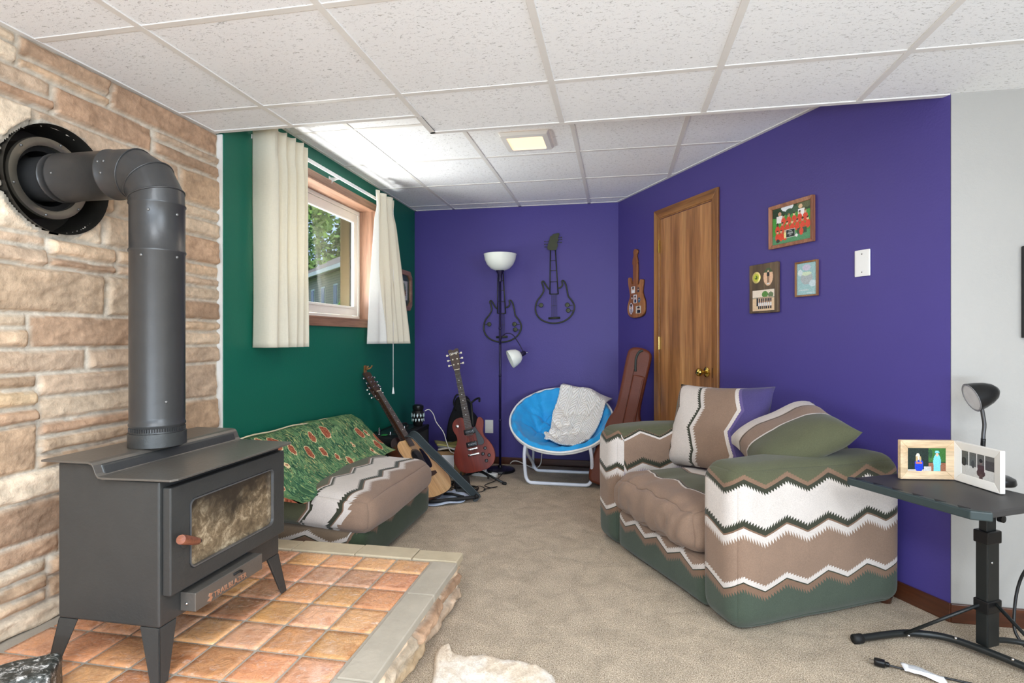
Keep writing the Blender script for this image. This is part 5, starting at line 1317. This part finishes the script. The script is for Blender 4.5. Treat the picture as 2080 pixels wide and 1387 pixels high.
# ================================================================ brown leather guitar case in the corner
g = thing('guitar_case', 'brown leather guitar case leaning in the corner left of the wooden door', 'guitar case')
lea = plain('brown_leather', (98, 50, 34), .4, 0, .25, .16, 14, .35, 160)
ol = spline([(-.17, .02, 0), (-.185, .12, 0), (-.17, .25, 0), (-.135, .34, 0), (-.14, .42, 0), (-.125, .50, 0), (-.09, .60, 0), (-.088, .80, 0), (-.090, .99, 0), (-.075, 1.045, 0), (-.03, 1.065, 0), (.03, 1.065, 0), (.075, 1.045, 0), (.090, .99, 0), (.088, .80, 0), (.09, .60, 0), (.125, .50, 0), (.14, .42, 0), (.135, .34, 0), (.17, .25, 0), (.185, .12, 0), (.17, .02, 0), (.10, 0, 0), (-.10, 0, 0)], 4, True)
b = B(); b.prism([(p.x, p.y) for p in ol], -.06, .06, 'y'); b.build('case_shell', lea, g, bevel=.022, seg=4)
b = B(); b.prism(rrect(-.012, .074, .42, .86, .014, 4), -.078, -.055, 'y'); pk = b.build('pocket', lea, g, bevel=.010, seg=3)
zp = plain('black_zip_tape', (38, 46, 42), .6)
b = B(); b.tube(spline([(.0, -.062, .885), (-.010, -.062, .93), (-.016, -.062, .985), (-.005, -.062, 1.03), (.02, -.060, 1.050)], 6), .0085, 8); b.build('zip', zp, g, smooth=True)
b = B(); b.tube([(-.014, -.0610, .40), (-.014, -.0620, .90)], .0022, 6); b.tube([(.060, -.0775, .44), (.060, -.0775, .84)], .0015, 6); b.build('seam', plain('dark_leather_seam', (84, 44, 34), .6), g, smooth=True)
basis(g, (.205, .08, .97), (-.10, -1, .10), (-.05, 4.245, .01))

# ================================================================ saucer chair
g = thing('saucer_chair', 'round blue padded saucer chair with white piping on a white tubular frame', 'chair', (-.45, 4.45, .0))
tilt = R(30); CZ = .495; RC = .405
Tm = Matrix.Translation((0, 0, CZ)) @ Matrix.Rotation(tilt, 4, 'X')
blue = NT('bright_blue_cotton'); co = blue.obj()
blue.col(blue.mix(blue.noise(8, 3, .6, co), S(22, 140, 208), S(44, 170, 232))); blue.bump(blue.noise(24, 3, .6, co, 1.2), .25, .012); M['blue'] = blue.set(.6, 0, .3, Sheen_Weight=.2)
tufts = [(-.16, .16), (-.20, .02), (.02, .20), (.12, -.02), (-.05, -.06), (-.04, .08), (.2, .16)]
def dish(r, a):
    x, y = RC*r*math.cos(a), RC*r*math.sin(a)
    z = -.175*(1-min(1, r/.93)**2.2)
    if r > .80: z += .030*math.sin((r-.80)/.20*math.pi)+.0
    if r > .78: z -= .013*abs(math.sin(a*11+.4*math.sin(3*a)))*min(1, (r-.78)/.08)
    for (tx, ty) in tufts:
        d = math.hypot(x-tx, y-ty); th_ = math.atan2(y-ty, x-tx)
        z -= .045*math.exp(-(d/.034)**2)
        z -= .032*max(0, math.cos(th_*5+tx*20))**4*math.exp(-(d/.12)**2)*(1-math.exp(-(d/.02)**2))
    z += .010*noise.noise(Vector((x*9, y*9, 2)))*(1-r*.6)
    return Vector((x, y, z))
b = B(); b.T = Tm
rings = []; NR, NA = 40, 120
c0 = b._v(dish(0, 0))
for i in range(1, NR+1): rings.append([b._v(dish(i/NR, 2*math.pi*k/NA)) for k in range(NA)])
for k in range(NA): b._f([c0, rings[0][k], rings[0][(k+1) % NA]])
for a_, c_ in zip(rings, rings[1:]):
    for k in range(NA): b._f([a_[k], c_[k], c_[(k+1) % NA], a_[(k+1) % NA]])
# underside
und = [rings[-1]]
for i in range(1, 9):
    r = 1-i/9; und.append([b._v(Vector((RC*r*math.cos(2*math.pi*k/NA), RC*r*math.sin(2*math.pi*k/NA), -.215*(1-r**2.2)-.012))) for k in range(NA)])
for a_, c_ in zip(und, und[1:]):
    for k in range(NA): b._f([a_[k], c_[k], c_[(k+1) % NA], a_[(k+1) % NA]])
b._f(und[-1])
b.build('cushion', M['blue'], g, smooth=True)
b = B(); b.T = Tm; b.tube([(RC*1.012*math.cos(2*math.pi*k/80), RC*1.012*math.sin(2*math.pi*k/80), -.004+.002*math.sin(k*.8)) for k in range(80)], .0085, 8, closed=True); lab(b.build('piping', M['white'], g, smooth=True), 'white piping round the rim')
b = B(); b.T = Tm; b.tube([(RC*.99*math.cos(2*math.pi*k/80), RC*.99*math.sin(2*math.pi*k/80), -.026) for k in range(80)], .011, 10, closed=True); b.build('rim_tube', M['white'], g, smooth=True)
wt = plain('white_enamel_tube', (226, 230, 240), .3, 0, .5, .03)
# two crossing U-shaped legs
def uleg(yb, ytop, ztop, name='leg_frame'):
    b = B(); xw = .255; r = .05
    P = [(-xw+.012, ytop, ztop), (-xw, ytop*.75+yb*.25, ztop*.72), (-xw, yb+(ytop-yb)*.12, .10), (-xw+.006, yb+.004, .05), (-xw+.03, yb, .02), (-xw+.08, yb, .0145)]
    P = P+[(0, yb, .0145)]+[(-x, y, z) for x, y, z in P[::-1]]
    b.tube(spline(P, 6), .0135, 12); return b.build(name, wt, g, smooth=True)
uleg(-.20, -.268, .322); uleg(.20, -.235, .318, 'rear_leg_frame')
for sx in (-1, 1):
    b = B(); b.tube([(sx*.255, .20, .03), (sx*.262, .290, .635)], .010, 8); b.build('seat_brace', wt, g, smooth=True)
# knitted throw
kn = NT('cream_cable_knit'); uvn = kn.n('ShaderNodeUVMap').outputs[0]; spn = kn.n('ShaderNodeSeparateXYZ'); kn.l(uvn, spn.inputs[0])
chev = kn.math('PINGPONG', spn.outputs[0], .045)
ribs = kn.math('SINE', kn.math('MULTIPLY', kn.math('ADD', spn.outputs[1], kn.math('MULTIPLY', chev, 1.1)), 2*math.pi/.021))
groove = kn.math('LESS_THAN', chev, .0035)
hh = kn.math('SUBTRACT', ribs, kn.math('MULTIPLY', groove, 1.6))
kn.col(kn.mix(kn.ramp(kn.math('MULTIPLY_ADD', ribs, .5, .5), [(0, 0.0), (.35, 1.0)]), S(216, 208, 196), S(252, 249, 244)))
kn.bump(hh, .55, .006); M['knit'] = kn.set(.92, 0, .1)
TL, TR, BL, BR = Vector((-.03, .465, 0)), Vector((.40, .30, 0)), Vector((-.125, -.13, 0)), Vector((.20, -.33, 0))
def throw(u, v):
    # v from the hem inside the dish to the fold over the back rim
    p = (BL*(1-u)+BR*u)*(1-v)+(TL*(1-u)+TR*u)*v
    p.x += .012*math.sin(v*9)*(1-u)-(.035*math.exp(-((v-.12)/.05)**2)*(1 if u < .05 else max(0, 1-u*6)))
    p.y += .015*math.sin(u*8)
    r = math.hypot(p.x, p.y)/RC; a = math.atan2(p.y, p.x)
    if r <= 1.0: z = dish(r, a).z*.9+.016+(.004 if r > .8 else 0)
    else: z = .018-(r-1.0)*RC*.6
    z += .008*math.sin(u*11+1.5)*(.4+v)+.006*noise.noise(Vector((u*5, v*6, 1)))
    return (p.x, p.y, z+.006)
b = B(); b.T = Matrix.Translation((-.45, 4.45, 0)) @ Tm; N1, N2 = 50, 60
vs_ = b.grid(throw, N1, N2)
b.bm.verts.index_update(); uvm = {}
for i, row in enumerate(vs_):
    for j, v_ in enumerate(row): uvm[tuple(round(q, 6) for q in v_.co)] = (i/N1*.43+.02, j/N2*.62)
o = b.build('knit_throw', M['knit'], None, smooth=True, solid=.012, uv=lambda co, n, f: uvm.get(tuple(round(q, 6) for q in co), (0, 0)))
tag(o, 'cream cable-knit throw draped over the blue saucer chair', 'blanket')

# ================================================================ side table and its things
TZ = .60; TA = R(28.6)
e2 = Vector((math.cos(TA), math.sin(TA), 0)); ef = Vector((math.sin(TA), -math.cos(TA), 0))
g = thing('side_table', 'black adjustable side table with a notched edge on one telescopic post', 'table', (.875, 2.32, 0), TA-R(90)*0)
# local x: e2 (into the corner), local -y: along the front edge
tt = plain('dark_grey_tabletop', (58, 56, 55), .5, 0, .4, .15, 6)
b = B(); b.prism([(0, 0), (.0, -.415), (.03, -.445), (.36, -.445), (.36, -.02), (.345, -.005), (.02, .0)], TZ-.022, TZ, 'z'); b.build('tabletop', tt, g, bevel=.004)
eg = plain('grey_green_edge_moulding', (50, 60, 60), .4, 0, .3, .1)
b = B(); b.prism([(-.026, .004), (-.026, -.425), (.016, -.462), (.030, -.447), (.0, -.418), (.0, .002), (-.012, .012)], TZ-.026, TZ+.002, 'z')
edge = b.build('edge_moulding', eg, g, bevel=.004)
for k in range(6):
    y = -.03-.072*k; b = B()
    b.prism([(-.001, y-.019), (-.001, y+.019), (-.023, y)], TZ+.0012, TZ+.0028, 'z')
    b.build('notch', M['rubber'], edge)
def tl(x, y): # world point to table local
    d = Vector((x-.875, y-2.32, 0)); return d.x*math.cos(TA)+d.y*math.sin(TA), -d.x*math.sin(TA)+d.y*math.cos(TA)
px_, py_ = tl(1.295, 2.275)
b = B(); b.box(px_-.031, px_+.031, py_-.020, py_+.020, .035, .42); b.build('lower_post', M['blackm'], g, bevel=.004)
b = B(); b.box(px_-.024, px_+.024, py_-.014, py_+.014, .38, TZ-.03); b.build('upper_post', M['blackm'], g, bevel=.003)
for z in (.40, .155):
    b = B(); b.box(px_-.036, px_+.036, py_-.025, py_+.025, z, z+.045); b.build('collar', M['blackp'], g, bevel=.004)
b = B(); b.tube([(px_-.13, py_-.03, TZ-.024), (px_-.02, py_-.02, TZ-.075)], .007, 8); b.tube([(px_+.05, py_+.03, TZ-.024), (px_+.03, py_+.01, TZ-.10)], .006, 8); b.box(px_-.12, px_+.10, py_-.05, py_+.05, TZ-.032, TZ-.0225); b.build('top_bracket', M['blackm'], g)
b = B(); b.T = Matrix.Translation((px_+.026, py_-.02, TZ-.11)) @ Matrix.Rotation(R(90), 4, 'X'); b.lathe([(.0001, 0), (.013, 0), (.013, .016), (.0001, .018)], 16); b.build('height_knob', M['blackp'], g, smooth=True, auto=40)
for (z) in (.335, .175):
    b = B(); b.T = Matrix.Translation((px_-.01, py_-.0205, z)) @ Matrix.Rotation(R(90), 4, 'X'); b.lathe([(.0001, 0), (.005, 0), (.004, .002), (.0001, .003)], 10); b.build('rivet', M['chrome'], g, smooth=True)
fx, fy = tl(.862, 2.262); gx, gy = tl(1.10, 2.36)
r1x, r1y = tl(1.10, 2.36)
b = B(); b.tube(spline([(*tl(.862, 2.262), .018), (*tl(1.03, 2.325), .022), (*tl(1.12, 2.335), .024), (*tl(1.20, 2.30), .03), (*tl(1.30, 2.20), .03), (*tl(1.42, 2.07), .022), (*tl(1.55, 1.95), .018)], 8), .0125, 12); b.build('base_rail', M['blackm'], g, smooth=True)
b = B(); b.tube([(*tl(.853, 2.259), .0175), (*tl(.885, 2.27), .0185)], .0168, 12); b.build('rubber_foot', M['rubber'], g, smooth=True)
b = B(); b.tube([(*tl(1.05, 2.315), .03), (*tl(1.28, 2.262), .19)], .006, 10); b.build('brace', M['blackm'], g, smooth=True)
b = B(); b.tube([(*tl(1.31, 2.255), .19), (*tl(1.41, 2.06), .03)], .006, 10); b.build('brace', M['blackm'], g, smooth=True)
b = B(); b.tube(spline([(*tl(1.30, 2.28), .05), (*tl(1.42, 2.30), .04), (*tl(1.60, 2.24), .02), (*tl(1.75, 2.17), .018)], 5), .010, 10); b.build('rear_rail', M['blackm'], g, smooth=True)
for (x, y, z) in ((1.055, 2.302, .028), (1.20, 2.285, .042), (1.31, 2.17, .042)):
    b = B(); b.T = Matrix.Translation((*tl(x, y), z)); b.lathe([(.0001, -.004), (.005, -.003), (.005, .004), (.0001, .005)], 10); b.build('bolt', M['chrome'], g, smooth=True)

# hinged double photo frame
def sloped(name, p0, p1, h_, mat, label, cat, items, bgc, bar=.028):
    p0, p1 = Vector(p0), Vector(p1); d = p1-p0; L_ = d.length
    return p0, p1, L_
g = thing('double_photo_frame', 'hinged double photo frame in pale wood open on the side table', 'photo frame', (1.232, 2.352, TZ+.003))
ash = wood('pale_ash', (214, 180, 138), (230, 200, 162), (240, 216, 182), 0, 12, .5, .1)
wash = plain('whitewashed_wood', (232, 228, 221), .6, 0, .2, .05, 12)
def leaf(px, py, W_, H_, mat, items, bgc, nm, flip):
    v = Vector((px-1.232, py-2.352)); ang = math.atan2(v.y, v.x) if flip else math.atan2(-v.y, -v.x)
    e = bpy.data.objects.new(nm, None)
    b = B(); b.T = Matrix.Rotation(ang, 4, 'Z') @ Matrix.Translation(((W_/2+.004)*(1 if flip else -1), 0, H_/2))
    mitred(b, W_, H_, .030, .009, -.009, .006); o = b.build(nm, mat, g, bevel=.0015)
    q = picture(W_-.058, H_-.058, 84, 50, items, 'photo', o, M['print'], -.002); q.matrix_local = Matrix.Rotation(ang, 4, 'Z') @ Matrix.Translation(((W_/2+.004)*(1 if flip else -1), 0, H_/2))
    b = B(); b.T = Matrix.Rotation(ang, 4, 'Z') @ Matrix.Translation(((W_/2+.004)*(1 if flip else -1), 0, H_/2)); b.box(-W_/2+.02, W_/2-.02, .0015, .008, -H_/2+.02, H_/2-.02); b.build('backing_board', M['soot'], o)
it1 = [('r', 0, .55, 0, 1, (26, 40, 34)), ('r', .55, 1, .4, 1, (60, 110, 50)), ('r', .55, 1, 0, .35, (150, 96, 70)), ('r', 0, .55, 0, .08, (190, 180, 170)), ('c', .30, .25, .11, .30, (24, 60, 190)), ('r', .19, .41, .1, .42, (24, 60, 190)), ('c', .27, .62, .055, .15, (236, 214, 190)), ('c', .24, .52, .03, .13, (190, 160, 110)), ('c', .33, .52, .025, .13, (190, 160, 110)),
       ('r', .22, .38, .33, .38, (226, 120, 80)), ('c', .77, .40, .10, .34, (120, 206, 222)), ('r', .68, .86, .0, .55, (120, 206, 222)), ('c', .77, .72, .035, .08, (220, 180, 150)), ('r', .71, .83, .79, .83, (90, 190, 220)), ('r', .73, .81, .83, .88, (140, 214, 230)), ('r', .43, .62, .0, .2, (196, 190, 184)), ('c', .6, .75, .05, .2, (40, 80, 50))]
it2 = [('r', 0, 1, .45, 1, (96, 94, 92)), ('r', 0, 1, 0, .42, (206, 204, 200)), ('r', .22, .25, .3, 1, (220, 218, 216)), ('r', .46, .49, .3, 1, (226, 224, 222)), ('r', .70, .73, .3, 1, (220, 218, 216)), ('c', .08, .55, .08, .18, (50, 48, 50)), ('c', .36, .52, .05, .16, (70, 66, 66)), ('r', .74, 1, .42, .8, (70, 68, 68)),
       ('c', .60, .68, .045, .10, (120, 104, 100)), ('c', .60, .74, .05, .08, (40, 34, 36)), ('r', .50, .70, .22, .56, (74, 50, 54)), ('c', .60, .24, .13, .16, (66, 44, 50)), ('r', .55, .66, .0, .2, (80, 60, 62))]
leaf(1.035, 2.325, .196, .145, ash, paint(it1, (30, 60, 40), 14, 2), None, 'photo_leaf', False)
leaf(1.272, 2.160, .196, .145, wash, paint(it2, (150, 148, 146), 8, 3), None, 'photo_leaf', True)
for z in (.04, .105):
    b = B(); b.T = Matrix.Translation((0, 0, z-.01)); b.lathe([(.0001, 0), (.004, .001), (.004, .019), (.0001, .02)], 8); b.build('hinge', M['blackm'], g, smooth=True)

# gooseneck desk lamp
g = thing('desk_lamp', 'black desk lamp with a grey gooseneck standing behind the photo frame', 'lamp', (1.345, 2.315, TZ+.001))
b = B(); b.lathe([(.0001, 0), (.055, 0), (.058, .006), (.055, .022), (.040, .030), (.0001, .032)], 36); b.build('base', M['blackp'], g, smooth=True, auto=40)
b = B(); b.tube(spline([(-.035, .02, .03), (-.033, .02, .08), (-.030, .018, .16)], 6), .0075, 12); b.build('stem', M['blackp'], g, smooth=True)
gn = [(-.030, .018, .12), (-.030, .018, .17), (-.028, .016, .21), (-.034, .014, .25), (-.040, .012, .28)]
pth = spline(gn, 20); b = B(); b.tube(pth, [.0058+.0012*(i % 2) for i in range(len(pth))], 12); b.build('gooseneck', plain('gooseneck_metal', (92, 92, 94), .35, .8), g, smooth=True)
axd = Vector((-.93, .04, -.34)).normalized()
b = B(); b.T = Matrix.Translation((-.016, .036, .322)) @ axd.to_track_quat('Z', 'Y').to_matrix().to_4x4()
b.lathe([(.0001, -.046), (.014, -.043), (.029, -.030), (.041, -.008), (.049, .018), (.054, .044), (.052, .044), (.046, .016), (.0001, .012)], 40, cap=False); sh = b.build('lamp_head', M['blackp'], g, smooth=True, auto=50)
b = B(); b.T = Matrix.Translation((-.016, .036, .322)) @ axd.to_track_quat('Z', 'Y').to_matrix().to_4x4(); b.lathe([(.0001, .040), (.047, .040), (.048, .043), (.0001, .0435)], 36); b.build('diffuser', plain('frosted_disc', (226, 226, 224), .5), sh, smooth=True, auto=30)
b = B(); b.T = Matrix.Translation((-.016, .036, .322)) @ axd.to_track_quat('Z', 'Y').to_matrix().to_4x4(); b.lathe([(.0475, .038), (.0475, .0455), (.0525, .0455), (.0525, .038)], 36, cap=False); b.build('bezel', plain('grey_bezel', (150, 150, 150), .4), sh, smooth=True, auto=30)

# plug, tag and cords on the floor
g = thing('lamp_lead', 'black power cord with a two-prong plug lying on the carpet in front of the sofa', 'cord', (.93, 2.10, 0))
b = B(); b.tube(spline([(-.03, .015, .012), (.02, .0, .010), (.07, -.012, .008), (.13, -.02, .006), (.20, -.04, .006), (.27, -.06, .006), (.33, -.04, .006), (.42, -.05, .006), (.55, -.10, .006)], 8), .0035, 8); b.build('lead', M['cord'], g, smooth=True)
b = B(); b.T = Matrix.Translation((-.048, .020, .014)) @ Matrix.Rotation(R(-20), 4, 'Z'); b.rbox((0, 0, 0), (.034, .026, .022), .006, 6); b.rbox((.020, 0, 0), (.018, .014, .014), .004, 5); b.build('plug', M['blackp'], g, smooth=True)
for s_ in (-1, 1):
    b = B(); b.T = Matrix.Translation((-.048, .020, .014)) @ Matrix.Rotation(R(-20), 4, 'Z'); b.box(-.031, -.016, s_*.006-.0008, s_*.006+.0008, -.0032, .0032); b.build('prong', M['chrome'], g)
b = B(); b.grid(lambda u, v: (.015+u*.105, -.006-u*.045+(v-.5)*.034+(.008 if u < .15 else 0), .012+.010*v+.006*math.sin(u*5)), 12, 4)
tg = b.build('paper_tag', M['paper'], g, smooth=True, solid=.0006)
b = B()
for k in range(4): b.T = Matrix.Translation((.06, -.022, .030)) @ Matrix.Rotation(R(-23), 4, 'Z') @ Matrix.Rotation(R(16), 4, 'X'); b.box(-.035, .035-.01*k, -.008+.0045*k, -.0068+.0045*k, -.0032, -.0028)
b.build('printed_lines', plain('grey_ink', (130, 132, 136), .7), tg)
cord('cable', [(1.62, 2.36, .52), (1.53, 2.33, .40), (1.47, 2.35, .30), (1.45, 2.37, .22), (1.43, 2.36, .12), (1.42, 2.33, .05), (1.46, 2.28, .008), (1.60, 2.2, .008)], .005, M['cord'], 'black lead hanging down beside the side table post')

# light shaggy rug, bottom edge
t = NT('cream_shag'); co = t.obj(); n1 = t.noise(120, 4, .75, co, .8); n2 = t.noise(5, 3, .6, co)
t.col(t.mix(t.ramp(n2, [(.42, 0.0), (.6, 1.0)]), t.ramp(n1, [(.3, S(200, 180, 156)), (.7, S(244, 230, 210))]), t.ramp(n1, [(.3, S(226, 218, 208)), (.7, S(255, 252, 246))])))
t.bump(n1, .45, .012)
edgep = [(-.62, 1.965), (-.60, 1.93), (-.57, 1.905), (-.52, 1.90), (-.46, 1.915), (-.40, 1.905), (-.34, 1.90), (-.28, 1.892), (-.24, 1.875), (-.21, 1.84), (-.19, 1.79), (-.15, 1.70), (-.12, 1.5), (-.14, 1.3), (-.3, 1.15), (-.5, 1.2), (-.57, 1.4), (-.595, 1.6), (-.60, 1.75), (-.64, 1.90)]
es = spline(edgep, 6, True); ctr = Vector((-.40, 1.55, 0)); b = B(); prev = None; NRr = 26; rg = []
random.seed(2)
for i in range(1, NRr+1):
    f = i/NRr; row = []
    for k, p in enumerate(es):
        q = ctr.lerp(Vector((p.x, p.y, 0)), f+(random.uniform(-.006, .010) if i > NRr-3 else 0)); h_ = .024*(1-max(0, (f-.90)/.10)**2)+.007*noise.noise(Vector((q.x*45, q.y*45, 1)))+.003
        row.append(b._v((q.x, q.y, max(.0015, h_ if i < NRr else .0015))))
    rg.append(row)
cv = b._v((ctr.x, ctr.y, .026))
for k in range(len(es)): b._f([cv, rg[0][k], rg[0][(k+1) % len(es)]])
for a_, c_ in zip(rg, rg[1:]):
    for k in range(len(es)): b._f([a_[k], c_[k], c_[(k+1) % len(es)], a_[(k+1) % len(es)]])
o = b.build('shag_rug', t.set(.97, 0, .05), smooth=True); tag(o, 'small cream shaggy rug on the carpet at the foot of the hearth', 'rug')

# ================================================================ outside the window
gm = plain('lawn', (96, 132, 62), .9, 0, .1, .3, 3)
b = B(); b.quad((-2.4, -10, .95), (-2.4, 60, .95), (-14, 60, 2.2), (-14, -10, 2.2)); b.quad((-14, -10, 2.2), (-14, 60, 2.2), (-60, 90, 4.6), (-60, -10, 4.6)); b.build('ground', gm)['kind'] = 'structure'
b = B(); b.box(-2.4, -2.0, 2.4, 4.5, .9, 1.14); struct(b.build('ground', plain('window_well_gravel', (196, 190, 178), .9, 0, .1, .2, 40)))
b = B(); b.box(-2.16, -2.08, 4.075, 4.14, 1.14, 2.9); tag(b.build('porch_post', plain('olive_brown_post', (84, 72, 40), .6), bevel=.004), 'olive-brown wooden post just outside the window', 'post')
# neighbour's house
hs_ = thing('house', 'beige sided house with white-framed windows seen through the basement window', 'house')
Hp = Vector((-22.9, 41.4, 0)); hd_ = Vector((.714, -.70, 0)); ang = math.atan2(hd_.y, hd_.x)
hs_.location = (Hp.x, Hp.y, 3.2); hs_.rotation_euler = (0, 0, ang)
sd = NT('beige_lap_siding'); spd = sd.n('ShaderNodeSeparateXYZ'); sd.l(sd.obj(), spd.inputs[0])
ln = sd.math('LESS_THAN', sd.math('FRACT', sd.math('MULTIPLY', spd.outputs[2], 5)), .12)
sd.col(sd.mix(ln, S(196, 178, 164), S(140, 126, 116)))
b = B(); b.box(-14, 12, 0, 8, -2.6, 3.2); b.build('house_wall', sd.set(.7), hs_)
b = B(); b.prism([(-1.0, 3.1), (4, 6.0), (9, 3.1)], -15, 13, 'x'); b.build('roof', plain('grey_shingle', (118, 112, 108), .9), hs_)
b = B(); b.box(-15, 13, -1.05, -.9, 2.95, 3.25); b.build('gutter', M['white'], hs_)
for (x, z) in ((-1.5, 1.3), (1.8, 1.3), (4.8, 1.3), (-4.6, 1.3), (1.8, -1.4)):
    b = B(); ring(b, -.55, .55, 0, 0, 0, 0, 0) if False else None
    b = B(); b.box(x-.55, x+.55, -.05, .02, z-.85, z+.85); wf = b.build('window', M['white'], hs_)
    b = B(); b.box(x-.42, x+.42, -.08, -.04, z-.72, z+.72); b.build('pane', plain('dark_pane', (84, 92, 104), .2), wf)
b = B()
for k in range(16): b.box(-3+k*.5, -2.92+k*.5, -1.2, -1.12, -2.4, -1.2)
b.box(-3.2, 5.2, -1.25, -1.1, -1.2, -1.05); b.build('railing', plain('brown_rail', (92, 80, 70), .7), hs_)
def tree(loc, rx, rz, n, cols, label, seed, sz=.35, k=1.35):
    rnd = random.Random(seed); t_ = thing('leafy_tree', label, 'tree', loc)
    b = B(); b.tube([(0, 0, -1), (.1, 0, rz*.5), (.0, .1, rz*1.1), (.3, .2, rz*1.7)], [.35, .28, .18, .06], 8); b.build('trunk', plain('bark', (92, 78, 64), .9), t_)
    tm_ = NT('leaves'); tm_.col(tm_.mix(tm_.noise(1.2, 3, .6, tm_.obj()), S(*cols[0]), S(*cols[1])))
    m = tm_.set(.7, 0, .2)
    b = B()
    clumps = []
    while len(clumps) < 60:
        p = Vector((rnd.uniform(-1, 1), rnd.uniform(-1, 1), rnd.uniform(-1, 1)))
        if .3 < p.length < 1: clumps.append((p, rnd.uniform(.14, .26)))
    for i in range(n):
        c_, r_ = rnd.choice(clumps); p = c_+Vector((rnd.gauss(0, 1), rnd.gauss(0, 1), rnd.gauss(0, 1)))*r_*.55
        P_ = Vector((p.x*rx, p.y*rx, rz*k+p.z*rz)); a = Vector((rnd.gauss(0, 1), rnd.gauss(0, 1), rnd.gauss(0, 1))).normalized()*sz; c2_ = a.orthogonal().normalized()*sz*rnd.uniform(.4, .8)
        b.quad(P_-a, P_-c2_, P_+a, P_+c2_)
    b.build('crown', m, t_); return t_
tree((-16.5, 26, 2.2), 3.6, 4.2, 5200, ((74, 112, 42), (140, 168, 84)), 'broad green tree in front of the neighbouring house, seen through the window', 1, .17, 1.85)
tree((-26, 58, 3), 7, 8, 4200, ((66, 100, 50), (132, 160, 92)), 'taller green tree rising behind the neighbouring house', 2, .34)
tree((-34, 56, 3), 7, 7, 3600, ((60, 96, 46), (120, 152, 80)), 'green tree behind the left end of the neighbouring house', 3, .34)
tree((-13.1, 26.5, .9), 1.0, 1.3, 1500, ((90, 140, 56), (150, 190, 90)), 'low bright green bush by the porch of the neighbouring house', 5, .10)
tree((-13.2, 36, 1.9), 4.0, 5.5, 4200, ((66, 104, 44), (132, 162, 84)), 'green tree to the right of the neighbouring house porch, beyond the window', 6, .24)
tree((-27, 34, 3.2), 4.5, 6.0, 4200, ((78, 116, 48), (146, 172, 90)), 'tall green tree to the left of the neighbouring house, beyond the window', 7, .24)
